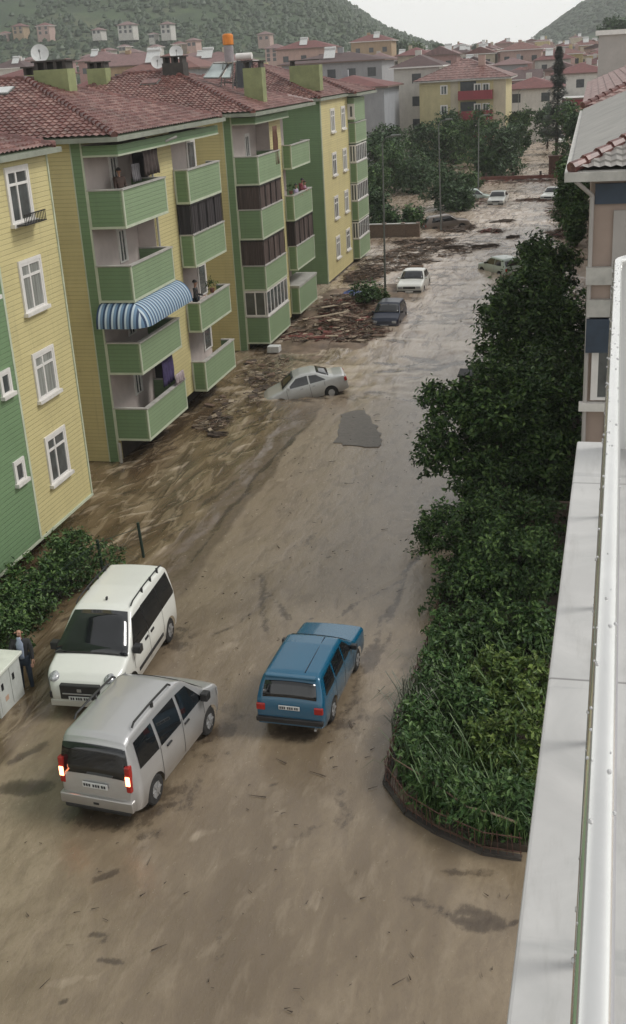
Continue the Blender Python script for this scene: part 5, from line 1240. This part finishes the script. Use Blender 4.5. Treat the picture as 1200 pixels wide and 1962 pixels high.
# blue tarpaulin
b = MB(); rows = []
for j in range(12):
    rows.append([(-14.1+1.1*i/11, 64.6+1.3*j/11, .35+.3*max(0, fb(i*.3, j*.3, 1.2, 3)+.4)*sin(pi*i/11)*sin(pi*j/11)+.02) for i in range(12)])
b.grid(rows); tag(b.build('tarpaulin', plain('tarp_blue', (.045, .075, .20), .4, .4, 3), None, loc=(-14, 64.6, .3), smooth=True), 'crumpled blue tarpaulin lying on the mud near the pile', 'tarpaulin')
wb = MB(); wb.box(-15.2, 52.1, .0, -14.6, 52.6, .32); tag(wb.build('box', DISH, None, loc=(-14.9, 52.3, 0), bevel=.03), 'white box washed up under the middle block corner', 'box')
bush('uprooted_bush', 'green uprooted bush lying by the nearest lamp post', (-12.2, 62.8, .3), [((-12.2, 62.8, .7), (.9, .8, .6)), ((-11.6, 63.4, .5), (.5, .6, .4))], 2600, .1, LEAF2, seed=77)

# broken beam barrier
bm = empty('beam_barrier', (-8, 131, 0), 'rust-red beam lying across the far street', 'beam')
b = MB(); b.box(-11.9, 130.9, .15, -3.4, 131.2, .5); b.build('beam', plain('beam_red', (.15, .055, .04), .7, .3), bm)
b = MB()
for x_ in (-11.5, -8.5, -5.5): b.box(x_, 131.25, 0, x_+.25, 131.4, .9)
b.build('support', DW, bm)
bx_ = MB(); bx_.box(-4.6, 134, 0, -3.2, 135, 2.1); bx_.box(-4.7, 133.9, 2.1, -3.1, 135.1, 2.22); tag(bx_.build('crate', plain('crate_brown', (.10, .05, .035), .8, .3), None, loc=(-4, 134.5, 0)), 'dark brown upright crate behind the right end of the beam', 'crate')
# brick wall
bw = empty('brick_wall', (-15, 90.2, 0), 'long low brown brick wall left of the second lamp post', 'wall')
m, t = new('brick_brown'); br_ = t.n('TexBrick'); br_.inputs['Scale'].default_value = 4; br_.inputs['Color1'].default_value = (.14, .085, .06, 1); br_.inputs['Color2'].default_value = (.20, .13, .095, 1); br_.inputs['Mortar'].default_value = (.2, .17, .14, 1)
sp = t.n('SeparateXYZ'); t.l(t.n('NewGeometry').outputs['Position'], sp.inputs[0]); cbn = t.n('CombineXYZ'); t.l(sp.outputs[0], cbn.inputs[0]); t.l(sp.outputs[2], cbn.inputs[1]); t.l(cbn.outputs[0], br_.inputs[0]); t.l(br_.outputs[0], t.b.inputs['Base Color'])
b = MB(); b.box(-17.6, 90, -.1, -13.1, 90.3, 1.0); b.build('wall_panel', m, bw); b = MB()
for x_ in (-17.5, -16, -14.5, -13.3): b.box(x_, 89.95, -.1, x_+.3, 90.35, 1.12)
b.build('pier', m, bw); b = MB(); b.box(-17.65, 89.93, 1.0, -13.05, 90.37, 1.06); b.build('coping', CAPM, bw)

# ------------------------------------------------------------------ houses and blocks beyond
WINM = plain('far_window', (.05, .055, .06), .2, .3, 2)
def colmat(name, c, r=.8, var=.12): return MATS.get(name) or plain(name, c, r, var, 1.5, stretch=(1, 1, .4))
WC = [('wall_cream', (.46, .41, .31), 'cream'), ('wall_white', (.52, .50, .46), 'white'), ('wall_pink', (.42, .29, .25), 'pink'), ('wall_grey', (.30, .30, .31), 'grey'), ('wall_yellow', (.50, .42, .22), 'yellow'), ('wall_ochre', (.36, .26, .16), 'ochre'), ('wall_rose', (.32, .19, .17), 'rose')]
RC = [('roof_red', (.15, .055, .05), 'red'), ('roof_dark', (.085, .052, .05), 'dark'), ('roof_rust', (.17, .082, .07), 'rusty'), ('roof_rose', (.19, .115, .11), 'faded pink')]
def gable_or_hip(mb, x0, x1, y0, y1, z, s, hip=True):
    w_ = min(x1-x0, y1-y0)/2; xm, ym = (x0+x1)/2, (y0+y1)/2; zr = z+s*w_
    A, B, D_, E_ = (x0, y0, z), (x1, y0, z), (x1, y1, z), (x0, y1, z)
    if x1-x0 >= y1-y0:
        k = w_ if hip else 0; R0, R1 = (x0+k, ym, zr), (x1-k, ym, zr)
        for f in ((A, B, R1, R0), (B, D_, R1), (D_, E_, R0, R1), (E_, A, R0)): mb.face(f)
    else:
        k = w_ if hip else 0; R0, R1 = (xm, y0+k, zr), (xm, y1-k, zr)
        for f in ((B, D_, R1, R0), (A, B, R0), (E_, A, R0, R1), (D_, E_, R1)): mb.face(f)
    mb.face((A, E_, D_, B))
def house(cx_, cy_, wx, wy, zg, h_, wc, rc, rot=0, storeys=3, label=None, group=None, slope_=.4, name='house', win=True, nwx=3, chim=True, hip=True, cat='house', pan=False):
    lab = label
    root = empty(name, (cx_, cy_, zg), lab, cat, group)
    wm, rm = colmat(wc[0], wc[1]), colmat(rc[0], rc[1], .7, .22)
    x0, x1, y0, y1 = cx_-wx/2, cx_+wx/2, cy_-wy/2, cy_+wy/2
    b = MB(); b.box(x0, y0, zg-3, x1, y1, zg+h_); b.build('wall', wm, root)
    b = MB(); gable_or_hip(b, x0-.6, x1+.6, y0-.6, y1+.6, zg+h_+.02, slope_, hip); rf_ = b.build('roof', rm, root)
    b = MB(); b.box(x0-.62, y0-.62, zg+h_-.18, x1+.62, y1+.62, zg+h_); b.build('eaves', WHITE if random.random() < .3 else colmat('eave_brown', (.16, .11, .09)), rf_)
    if chim:
        b = MB(); q = x0+wx*random.uniform(.25, .75); zz = zg+h_+slope_*min(wx, wy)*.3; b.box(q, cy_-.4, zz-1, q+.9, cy_+.3, zz+1.4); b.build('chimney', wm, rf_)
    if pan:
        b = MB(); q = x0+wx*random.uniform(.2, .7); zz = zg+h_+slope_*min(wx, wy)*.25; b.face([(q, y0+1, zz), (q+1.8, y0+1, zz), (q+1.8, y0+2.2, zz+1.3), (q, y0+2.2, zz+1.3)]); b.bar((q, y0+2.3, zz+1.4), (q+1.8, y0+2.3, zz+1.4), .25, 8); b.build('solar_heater', DISH, rf_)
    if win:
        for s in range(storeys):
            for i in range(nwx):
                xx = x0+wx*(i+.5)/nwx; zz = zg+h_*(s+.5)/storeys-.1
                b = MB(); b.box(xx-.65, y0-.04, zz-.6, xx+.65, y0-.003, zz+.7); b.build('window', WINM, root)
    if rot:
        root.rotation_euler = (0, 0, rot)
    return root
random.seed(99)
# yellow block with red balconies
yb = empty('apartment_building', (-17, 160, 0), 'cream yellow block with three dark red balcony bands and a red hip roof', 'apartment building')
CY = colmat('wall_light_yellow', (.50, .44, .25)); RB = colmat('balcony_red', (.23, .035, .045), .6)
b = MB(); b.box(-22.8, 160, 0, -11.3, 172, 10.3); b.build('wall', CY, yb)
b = MB(); b.box(-12.9, 159.9, 0, -11.28, 159.997, 10.28); b.box(-18.6, 159.9, 0, -17.6, 159.997, 10.28); b.build('pale_panel', colmat('wall_cream', (.46, .41, .31)), yb)
b = MB(); slope(b, (-23.6, 159.2, 10.35), (-10.5, 159.2, 10.35), (-17.2, 165.6, 12.9), (-16.9, 165.6, 12.9), .6, .7); slope(b, (-10.5, 159.2, 10.35), (-10.5, 172.8, 10.35), (-16.9, 165.6, 12.9), (-16.9, 166.4, 12.9), .6, .7); slope(b, (-23.6, 172.8, 10.35), (-23.6, 159.2, 10.35), (-17.2, 166.4, 12.9), (-17.2, 165.6, 12.9), .6, .7)
rfy = b.build('roof', TILE, yb)
b = MB(); b.box(-23.55, 159.25, 10.15, -10.55, 172.75, 10.32); b.build('eaves', CAPM, rfy)
b = MB(); b.box(-15.2, 163, 11.6, -14.3, 163.8, 13.2); b.build('chimney', colmat('wall_pink', (.42, .29, .25)), rfy)
for z_ in (2.5, 5.2, 7.75):
    b = MB(); b.box(-17.5, 158.9, z_, -13.0, 159.0, z_+1.15); b.box(-17.5, 159, z_, -17.4, 159.995, z_+1.15); b.box(-13.1, 159, z_, -13, 159.995, z_+1.15); b.box(-17.4, 159, z_, -13.1, 159.995, z_+.12); bb_ = b.build('balcony', RB, yb)
    b = MB(); b.box(-17.3, 159.96, z_+.13, -15.2, 159.99, z_+2.3); b.build('balcony_door', WINM, bb_)
for z_ in (3.9, 6.6, 9.1):
    for x_ in (-19.5, -15, -13.9): window(yb, (x_, 159.93 if x_ > -19 else 160, z_), 'y', .8, 1.1, sill=False, split=.5, transom=0)
# grey block and others
b_ = house(-31, 156, 10.2, 12, 0, 10.2, ('wall_bluegrey', (.29, .30, .32), ''), RC[0], storeys=1, label='plain blue-grey block with a red roof behind the end of the row', win=False, name='apartment_building', cat='apartment building', slope_=.25)
house(-24.6, 175, 6.5, 10, 0, 12.2, WC[1], RC[1], label='tall narrow white block beside the yellow one', nwx=1, storeys=4, name='apartment_building', cat='apartment building')
house(-9.5, 196, 9, 12, 0, 8.0, WC[1], RC[0], label='white block right of the yellow one, windows in two columns', nwx=2, storeys=3, name='apartment_building', cat='apartment building', slope_=.3)
gbx = house(-2.2, 212, 9, 12, 0, 9.6, WC[1], RC[0], label='white block with open balconies behind the tall pine', nwx=3, storeys=3, name='apartment_building', cat='apartment building', slope_=.3)
house(-5.5, 204, 11, 6, 0, 5.9, WC[2], ('roof_white', (.6, .6, .58), 'white'), label='low building with a long white roof edge above a red band', nwx=4, storeys=1, slope_=.05, win=True, chim=False)
b = MB(); b.box(-11.1, 200.85, 4.4, .1, 200.95, 5.6); b.build('fascia_band', RB, bpy.data.objects['house'])
house(-40, 190, 16, 12, 0, 13.5, WC[3], RC[1], label='wide grey block with dark roof and rooftop heaters', nwx=5, storeys=4, pan=True, name='apartment_building', cat='apartment building', slope_=.2)
house(-38.5, 140, 4.5, 8, 0, 12.2, WC[4], RC[1], label='small ochre yellow block peeping over the row roof', nwx=2, storeys=4, slope_=.1)

# the town: houses in rows out to the hill foot
labels_used = {}
def town_house(x_, y_, zg, wx, wy, h_, where, st=3, **k):
    wc, rc = random.choice(WC), random.choice(RC)
    if random.random() < .65: rc = RC[random.choice((0, 2, 3))]
    pxn = 600+FPX*0+(1140-600)+FPX*x_/y_
    pos_ = 'over the blue-grey block' if pxn < 780 else 'over the yellow block' if pxn < 980 else 'around the pine' if pxn < 1090 else 'over the grey roof'
    if 'left roofs' in where or 'hillside' in where: pos_ = 'left of the orange tank' if pxn < 425 else 'right of the orange tank'
    key = f'{wc[2]} house with {rc[2]} roof {where} {pos_}'
    return house(x_, y_, wx, wy, zg, h_, wc, rc, storeys=st, label=key, group=key.replace('house', 'houses', 1), slope_=random.uniform(.28, .45), hip=random.random() < .75, pan=random.random() < .5, **k)
cnt = 0
for (Yr, hmin, hmax, x0p, x1p, where) in ((232, 6, 8, 790, 1130, 'in the near town'), (255, 6.5, 9, 770, 1190, 'in the near town'), (272, 7, 11.5, 780, 1190, 'in the near town'), (300, 8, 13, 640, 1190, 'in the mid town'), (320, 9, 13, 640, 1190, 'in the mid town'), (342, 8, 13, 640, 1190, 'in the mid town'), (370, 8, 13, 640, 1190, 'in the mid town'), (400, 8, 13, 700, 1180, 'in the far town'), (440, 8, 13, 730, 1170, 'in the far town'), (490, 9, 13, 760, 1150, 'in the far town'), (580, 9, 13, 800, 1120, 'in the far town'), (680, 9, 14, 840, 1120, 'in the far town')):
    xx = at(x0p, 110, Yr).x; xe = at(x1p, 95, Yr).x
    while xx < xe:
        wx = random.uniform(6, 10.5); yj = Yr+random.uniform(-9, 9)
        town_house(xx+wx/2, yj, ter(xx, yj)*.9, wx, random.uniform(8, 12), random.uniform(hmin, hmax)-1.0+(1.0 if Yr < 330 else 0), where, nwx=random.choice((2, 3)), win=Yr < 400); cnt += 1
        xx += wx+random.uniform(.2, 1.8)
# rooftops showing over the row on the left
for (Yr, hh, x0p, x1p, where) in ((150, 15.4, -60, 330, 'behind the left roofs'), (200, 16.4, 60, 620, 'behind the left roofs'), (270, 18, 0, 640, 'below the hillside'), (350, 20, 0, 700, 'below the hillside')):
    xx = at(x0p, 140, Yr).x; xe = at(x1p, 120, Yr).x
    while xx < xe:
        wx = random.uniform(8, 13)
        if random.random() < .8: town_house(xx+wx/2, Yr+random.uniform(-8, 8), 0, wx, 9, hh-3+random.uniform(-1.2, 2.4), where, nwx=3, st=4); cnt += 1
        xx += wx+random.uniform(2, 14)
# houses on the slope
SLOPE_LAB = ['ochre house high on the slope above the largest satellite dish, left side', 'pink house at the very left edge of the slope', 'pink house with a red roof high above the largest dish', 'pink house with a rooftop just over the green chimney', 'long white house high on the slope, largest of the upper group', 'low white house left of the long white one on the slope', 'tall white house high on the slope left of the orange tank', 'large pink house low on the slope between two dishes', 'tiny white house between the two tall white ones', 'white house with a red roof right above the second dish', 'pink house just right of the dish by the dark chimney', 'narrow white house directly left of the solar panels', 'pink house high on the slope above the green chimney pots', 'wide pink house behind the tall green chimney', 'white house low on the slope left of the large pink one', 'small white house just above the low white one', 'pink house at the slope foot behind the largest dish', 'flat white house above the small left dish', 'rose house at the slope foot between the first two chimneys']
for i, (px, py, wpx, hp, ci, ri) in enumerate(((40, 55, 30, 18, 5, 0), (12, 68, 26, 12, 2, 2), (88, 55, 34, 22, 2, 0), (172, 115, 28, 22, 2, 3), (245, 53, 40, 20, 1, 3), (190, 60, 24, 9, 1, 3), (322, 52, 26, 22, 1, 3), (256, 108, 44, 28, 2, 3), (295, 68, 14, 8, 1, 3), (345, 88, 24, 14, 0, 0), (372, 82, 24, 16, 2, 3), (396, 112, 16, 26, 1, 3), (509, 70, 30, 16, 2, 3), (530, 100, 46, 30, 2, 3), (210, 100, 24, 14, 1, 3), (240, 92, 18, 10, 0, 3), (60, 118, 26, 14, 2, 3), (300, 92, 22, 8, 1, 3), (130, 120, 26, 12, 6, 0))):
    Yr = 560 if py < 75 else 470
    c_ = at(px, py, Yr); s = Yr/FPX*1.03; wc, rc = WC[ci], RC[ri]
    o = house(c_.x, c_.y, wpx*s*.72, 7, c_.z-hp*s*.5, hp*s*.72, wc, rc, storeys=max(1, int(hp/9)), nwx=max(2, int(wpx/12)), chim=False,
          label=SLOPE_LAB[i], group='houses on the green slope')

# right-hand neighbour buildings
PB = plain('plaster_beige', (.36, .28, .235), .8, .12, .8, .15); PW2 = plain('plaster_pale', (.40, .375, .355), .8, .1, .8); NAVYB = plain('band_navy', (.028, .045, .07), .6, .2)
nb = empty('apartment_building', (0, 27, 0), 'beige neighbouring block with a navy band under a pale gutter and a grey roof', 'apartment building')
b = MB(); b.box(.02, 27.0, 0, 12, 54.5, 10.35); b.build('wall', PB, nb)
b = MB(); b.box(.55, 26.93, 0, 12, 26.998, 9.6); b.build('pale_wall', PW2, nb)
b = MB(); b.box(.12, 26.9, 9.75, 12, 26.998, 10.2); b.build('navy_band', NAVYB, nb)
b = MB(); b.tube([(-.3, 26.5, 10.3), (.06, 26.86, 9.95), (.06, 26.86, 0)], .05, 8); b.build('drainpipe', PW2, nb)
b = MB(); x0, x1, y0, y1 = -.42, 12.5, 26.6, 55.0; s_ = .42; rr = 6.46; zr = 10.55+s_*rr
A_, B_, D_, E_ = (x0, y0, 10.55), (x1, y0, 10.55), (x1, y1, 10.55), (x0, y1, 10.55); R0 = (x0+rr, y0+rr, zr); R1 = (x0+rr, y1-rr, zr)
slope(b, A_, B_, R0, R0); nr = b.build('roof', TILEP, nb)
b = MB(); P = []
for j in range(2):
    P.append([(x0+rr*j, (y1+(y0-y1)*i/120)*1.0 if j == 0 else (y1-rr+(y0+rr-(y1-rr))*i/120), 10.55+s_*rr*j+.02*(i % 2)) for i in range(121)])
b.grid(P); b.face([B_, D_, R1, R0]); b.face([D_, E_, R1]); b.build('sheet_roof', SHEET, nr)
b = MB(); ridge_tiles(b, A_, R0, .13, .4); b.build('ridge_tiles', TILER, nr)
b = MB(); b.box(-.56, 26.44, 10.3, 12.5, 26.59, 10.5); b.box(-.56, 26.592, 10.3, -.425, 55, 10.5); b.box(-.4, 26.61, 10.36, 12.4, 54.9, 10.52); b.build('gutter', CAPM, nb)
# bays lower down, seen edge-on
for (z0, z1, x_, m_, nm) in ((7.95, 8.35, -.02, CAPM, 'ledge'), (7.2, 7.6, .03, CAPM, 'ledge'), (6.35, 7.15, .03, NAVYB, 'navy_panel'), (4.9, 5.1, -.08, SILL, 'sill'), (2.6, 3.0, -.05, CAPM, 'ledge')):
    b = MB(); b.box(x_, 26.75, z0, 3, 26.93 if nm != 'sill' else 26.96, z1); b.build(nm, m_, nb)
window(nb, (.75, 26.93, 5.85), 'y', .95, 1.4, sill=False, split=.45, transom=0)
n2 = empty('apartment_building', (0, 56, 0), 'second block on the right with a faded pink tiled roof above the grey one', 'apartment building')
b = MB(); b.box(0, 56.3, 0, 12, 96, 10.4); b.build('wall', PB, n2)
b = MB(); x0, x1, y0, y1 = -.45, 12.5, 55.9, 96.5; A_, B_, D_, E_ = (x0, y0, 10.65), (x1, y0, 10.65), (x1, y1, 10.65), (x0, y1, 10.65); R0 = (x0+rr, y0+rr, 13.2); R1 = (x0+rr, y1-rr, 13.2)
slope(b, A_, B_, R0, R0, .4, .4); slope(b, E_, A_, R1, R0, .4, .4); n2r = b.build('roof', tilemat('roof_tile_pink', (.26, .15, .14), (.32, .21, .19), (.38, .28, .26), .4), n2)
b = MB(); ridge_tiles(b, A_, R0, .14, .45); b.build('ridge_tiles', TILER, n2r)
n3 = house(8, 128, 13, 12, 0, 11.3, WC[2], RC[3], label='rose building far right with a pale flat parapet', nwx=3, storeys=4, win=True, slope_=.3, name='apartment_building', cat='apartment building')
c_ = at(1190, 112, 112); b = MB(); b.box(c_.x-2.0, 112, 10, c_.x+8, 114, 14.2); b2 = b.build('roof_room', PW2, None, loc=(c_.x, 112, 10)); tag(b2, 'pale lilac rooftop room with a white slab at the right edge', 'rooftop room')
b = MB(); b.box(c_.x-2.3, 111.7, 14.2, c_.x+8, 114.3, 14.6); b.build('slab', WHITE, b2)

# ------------------------------------------------------------------ mid-distance greenery
random.seed(61)
gm = 'trees and thickets beyond the row'
def mtree(px, py, Y, rp, lab, mat=LEAFF, n=2200, size=.32, hgt=None, seed=0, gname='street_tree'):
    c = at(px, py, Y); d = Vector((c.x, c.y, c.z-HC)).length; r = rp*d/FPX; rnd = random.Random(seed)
    c.z = max(c.z, r*.55)
    B = [((c.x+rnd.uniform(-.6, .6)*r, c.y+rnd.uniform(-.6, .6)*r, c.z+rnd.uniform(-.45, .5)*r), (r*rnd.uniform(.45, .7),)*3) for _ in range(6)]+[((c.x, c.y, c.z), (r*.7, r*.7, r*.65))]+[((c.x+rnd.uniform(-.7, .7)*r, c.y+rnd.uniform(-.6, .2)*r, max(.7, (c.z-r*.5)*rnd.uniform(.25, .8))), (r*.55, r*.5, r*.45)) for _ in range(4)]
    return tree(gname, lab, (c.x, c.y, 0), c.z, B, n, size, mat, group=gm, seed=seed, trunk_r=.16)
T = (((755, 325), 124, 44, 'bushy tree directly behind the nearest lamp post'), ((730, 300), 130, 40, 'dark tree touching the far end of the row'), ((855, 358), 108, 42, 'spreading dark tree beside the second lamp post'), ((800, 335), 122, 38, 'rounded tree between the first and second lamp posts'), ((880, 380), 106, 26, 'small dark tree right of the second lamp post'),
     ((950, 278), 138, 42, 'tall green tree in front of the red balconies'), ((915, 250), 150, 42, 'tree just left of the third lamp post'), ((978, 262), 145, 24, 'tree at the street edge right of the third lamp post'), ((940, 300), 138, 26, 'low branching tree below the tall green one'),
     ((850, 262), 155, 36, 'dark tree under the yellow block wall'), ((800, 268), 152, 34, 'dark thicket tree right of the blue-grey block'), ((740, 272), 140, 30, 'tree at the foot of the blue-grey block'), ((885, 268), 158, 30, 'tree under the window column of the yellow block'),
     ((1000, 232), 165, 18, 'small tree in front of the white block'), ((1100, 225), 150, 30, 'green tree left of the grey roof'), ((1110, 280), 120, 28, 'narrow tree along the right kerb, middle one'), ((1100, 380), 92, 30, 'leafy tree under the pale gutter corner'), ((1095, 345), 100, 26, 'small tree along the right kerb near the beam'), ((1095, 330), 108, 24, 'slim tree along the right kerb above the swamped saloon'), ((1050, 222), 175, 20, 'low tree around the foot of the pine'),
     ((712, 350), 118, 28, 'dark tree filling the gap beside the last block'), ((870, 245), 158, 26, 'tree against the corner of the yellow block'), ((1108, 250), 135, 26, 'green tree under the edge of the grey roof'), ((1112, 320), 105, 24, 'tree behind the pale gutter corner'),
     ((720, 395), 98, 34, 'bush-like tree behind the brick wall, left end'), ((1105, 415), 84, 22, 'lowest tree at the right kerb'))
for i, (p, Y_, rp, lab) in enumerate(T): mtree(p[0], p[1], Y_, rp, lab, mat=random.choice((LEAFF, LEAF2, LEAFF)), n=4200 if Y_ < 125 else 3000, size=.17 if Y_ < 125 else .24, seed=i)
for i, (px, py, Y_, rp, lab) in enumerate(((790, 415, 96, 22, 'low light green bush behind the brick wall'), (750, 425, 95, 20, 'low bush at the middle of the brick wall'), (825, 300, 135, 22, 'low bush by the side lane'), (770, 300, 132, 24, 'low bush left of the side lane'), (900, 330, 125, 20, 'low bush below the third lamp post'))):
    b_ = px_blob(px, py, Y_, rp); bush('shrub', lab, (b_[0][0], b_[0][1], 0), [((b_[0][0], b_[0][1], .6), (b_[1][0], b_[1][0], .8))], 1500, .2, LEAF2, group='low bushes beyond the row', seed=i+70)
# pine
pc = at(1070, 155, 165); pr = empty('pine_tree', (pc.x, 165, 0), 'tall narrow dark conifer before the white balconied block', 'tree')
b = MB(); b.bar((pc.x, 165, 0), (pc.x, 165, 13.0), .25, 8, .05); b.build('trunk', BARK, pr); b = MB(); rnd = random.Random(4)
for k in range(5200):
    h_ = 2+11.8*rnd.random()**.9; R_ = 2.3*(1-(h_-2)/12.2)**.75*(.7+.3*sin(h_*4)); a = rnd.uniform(0, 2*pi); q = R_*rnd.uniform(.4, 1.05); p = Vector((pc.x+q*cos(a), 165+q*sin(a), h_-q*.15)); d = Vector((cos(a), sin(a), -.25)).normalized(); s = Vector((-d.y, d.x, 0)).normalized()
    L_ = .45; b.face([p, p+d*L_*.5+s*.13, p+d*L_, p+d*L_*.5-s*.13])
b.build('crown', PINE, pr)
# green lump at the right, tree clump near the hill foot
for i, (px, py, Y_, rp, lab) in enumerate(((760, 92, 420, 26, 'rounded dark tree on the skyline at the hill foot'), (795, 98, 400, 20, 'light green tree right of the dark skyline tree'), (1172, 62, 300, 26, 'dark green tree clump on the right skyline'), (1192, 66, 290, 22, 'tree at the far right edge of the skyline'), (915, 95, 500, 9, 'small tree poking above the far roofs'), (840, 92, 480, 9, 'second small tree above the far roofs'))):
    c = at(px, py, Y_); r = rp*Y_/FPX; B = [((c.x+random.uniform(-.5, .5)*r, Y_+random.uniform(-.5, .5)*r, c.z+random.uniform(-.4, .4)*r), (r*.6,)*3) for _ in range(5)]
    tree('skyline_tree', lab, (c.x, Y_, c.z-2.2*r), 2*r, B, 1500, .55 if rp > 12 else .4, LEAFF if i != 1 else LEAFY, group='trees on the skyline', seed=i+90, trunk_r=.3)

# forest on the hills: one mass
rnd = random.Random(12); b = MB()
def tblob(x_, y_, z_, r, h_):
    n = 5; tw = rnd.uniform(0, 6); base = len(b.v)
    for k, (rr_, zz) in enumerate(((.75, 0), (1, .35), (.6, .75))):
        for i in range(n): a = tw+2*pi*i/n+k*.4; b.v.append((x_+cos(a)*r*rr_*rnd.uniform(.75, 1.2), y_+sin(a)*r*rr_*rnd.uniform(.75, 1.2), z_+h_*zz))
    b.v.append((x_, y_, z_+h_))
    for k in range(2):
        for i in range(n): b.f.append([base+k*n+i, base+k*n+(i+1) % n, base+(k+1)*n+(i+1) % n, base+(k+1)*n+i]); b.m.append(0)
    for i in range(n): b.f.append([base+2*n+i, base+2*n+(i+1) % n, base+3*n]); b.m.append(0)
k = 0
while k < 24000:
    x_, y_ = rnd.uniform(-560, -60), rnd.uniform(430, 1100)
    if fb(x_, y_, .011, 3) > .30 and rnd.random() < .85: continue
    z_ = hL(x_, y_); r = rnd.uniform(1.1, 2.5); tblob(x_, y_, z_-.8, r, r*rnd.uniform(1.0, 2.2)); k += 1
o = b.build('forest', leafmat('forest_green', (.024, .05, .018), (.034, .066, .024), (.052, .088, .032)), None); tag(o, 'wooded green hillside above the town', 'forest'); o['kind'] = 'stuff'
b = MB(); k = 0
while k < 3500:
    x_, y_ = rnd.uniform(-60, 90), rnd.uniform(1100, 1450); z_ = hR(x_, y_); r = rnd.uniform(2.5, 5); tblob(x_, y_, z_-1, r, r*1.5); k += 1
o = b.build('forest', MATS['forest_green'], None); tag(o, 'wooded far hill on the right skyline', 'forest'); o['kind'] = 'stuff'

# ------------------------------------------------------------------ the camera's own balcony (line direction slightly turned)
ang = math.atan(50/FPX)
cbk = empty('balcony', (0, 2.4, 11.0), 'white balcony edge in the foreground with a marble ledge and a wet round metal rail', 'balcony', rz=0)
RAILM = plain('rail_steel', (.86, .86, .84), .13, .04, 8, metal=.92, obj=False)
def bl(x_, y_, z_): return (x_*cos(ang)+y_*sin(ang), -x_*sin(ang)+y_*cos(ang), z_)
def bbox(mb, x0, y0, z0, x1, y1, z1):
    n0 = len(mb.v); mb.box(x0, y0, z0, x1, y1, z1); mb.v[n0:] = [bl(*p) for p in mb.v[n0:]]
ZL = 11.4; kx = gnd(970, 1962, ZL); 
xl = kx.x*cos(ang)-kx.y*sin(ang); ye = gnd(1100, 845, ZL).y
b = MB(); bbox(b, xl, -1.5, ZL-.05, xl+.30, ye, ZL); b.build('ledge', MARB, cbk, bevel=.008)
b = MB(); bbox(b, xl+.06, -1.5, ZL-1.4, xl+.22, ye-.04, ZL-.052); b.build('parapet', PW2, cbk)
b = MB(); bbox(b, xl+.302, -1.5, ZL-.2, xl+2.5, ye-.06, ZL-.03); b.build('floor', plain('balcony_tile', (.40, .39, .41), .25, .12, 5, obj=False), cbk)
ZR = 12.21; r_ = .022; ra = gnd(1091, 1962, ZR); rb2 = gnd(1178, 1962, ZR); xr = (ra.x+rb2.x)/2*cos(ang)-ra.y*sin(ang); rad = (rb2.x-ra.x)/2*.97
yr = ye-.08
pts = [bl(xr, -1.2, ZR), bl(xr, yr-.12, ZR)]+[bl(xr+.12*(1-cos(a)), yr-.12+.12*sin(a), ZR) for a in [radians(15*i) for i in range(1, 7)]]+[bl(xr+2.2, yr, ZR)]
b = MB()
PR = []
for i, p in enumerate(pts):
    q0 = Vector(pts[max(0, i-1)]); q1 = Vector(pts[min(len(pts)-1, i+1)]); d = (q1-q0).normalized(); s_ = d.cross(Vector((0, 0, 1))).normalized(); u = s_.cross(d)
    PR.append([tuple(Vector(p)+(s_*cos(a)+u*sin(a))*rad) for a in [2*pi*j/24 for j in range(25)]])
b.grid(PR); b.build('rail', RAILM, cbk, smooth=True)
b = MB()
for i in range(7):
    yy = yr-.05-i*.75; q = bl(xr, yy, 0); b.bar((q[0], q[1], ZL), (q[0], q[1], ZR-rad*.5), .012, 8)
b.build('baluster', STEEL, cbk)
b = MB(); bbox(b, xr-.005, yr-.01, ZL+.0, xr+2.2, yr+.01, ZR-rad*.6); b.build('end_panel', plain('panel_white', (.68, .68, .66), .35, .06, 4), cbk)
# raindrops on the rail
rnd = random.Random(8); b = MB()
for _ in range(150):
    yy = rnd.uniform(.2, yr-.2); a = rnd.choice((rnd.uniform(.1, pi-.1), rnd.uniform(pi*.6, pi*1.2))); s_ = rnd.uniform(.0012, .0032)
    p = Vector(bl(xr+cos(a)*rad, yy, ZR+sin(a)*rad)); rows = []
    for i in range(4):
        th = pi*i/3; rows.append([tuple(p+Vector((cos(t_)*sin(th)*s_, sin(t_)*sin(th)*s_*1.4, cos(th)*s_))) for t_ in [2*pi*j/7 for j in range(8)]])
    b.grid(rows)
o = b.build('raindrops', plain('water_drop', (.5, .5, .5), .03, .05, 5, spec=1.0), cbk, smooth=True); o['kind'] = 'stuff'

# ------------------------------------------------------------------ haze
hz = MB(); hz.box(-1150, -60, -12, 650, 1540, 260)
m = bpy.data.materials.new('haze'); m.use_nodes = True; nt = m.node_tree; nt.nodes.clear(); vo = nt.nodes.new('ShaderNodeVolumePrincipled'); om = nt.nodes.new('ShaderNodeOutputMaterial')
vo.inputs['Color'].default_value = (.9, .92, .92, 1); vo.inputs['Density'].default_value = .00036; nt.links.new(vo.outputs[0], om.inputs['Volume'])
ho = hz.build('haze', m); structure(ho, 'stuff'); ho['label'] = 'thin rain haze over the whole valley'; ho['category'] = 'haze'
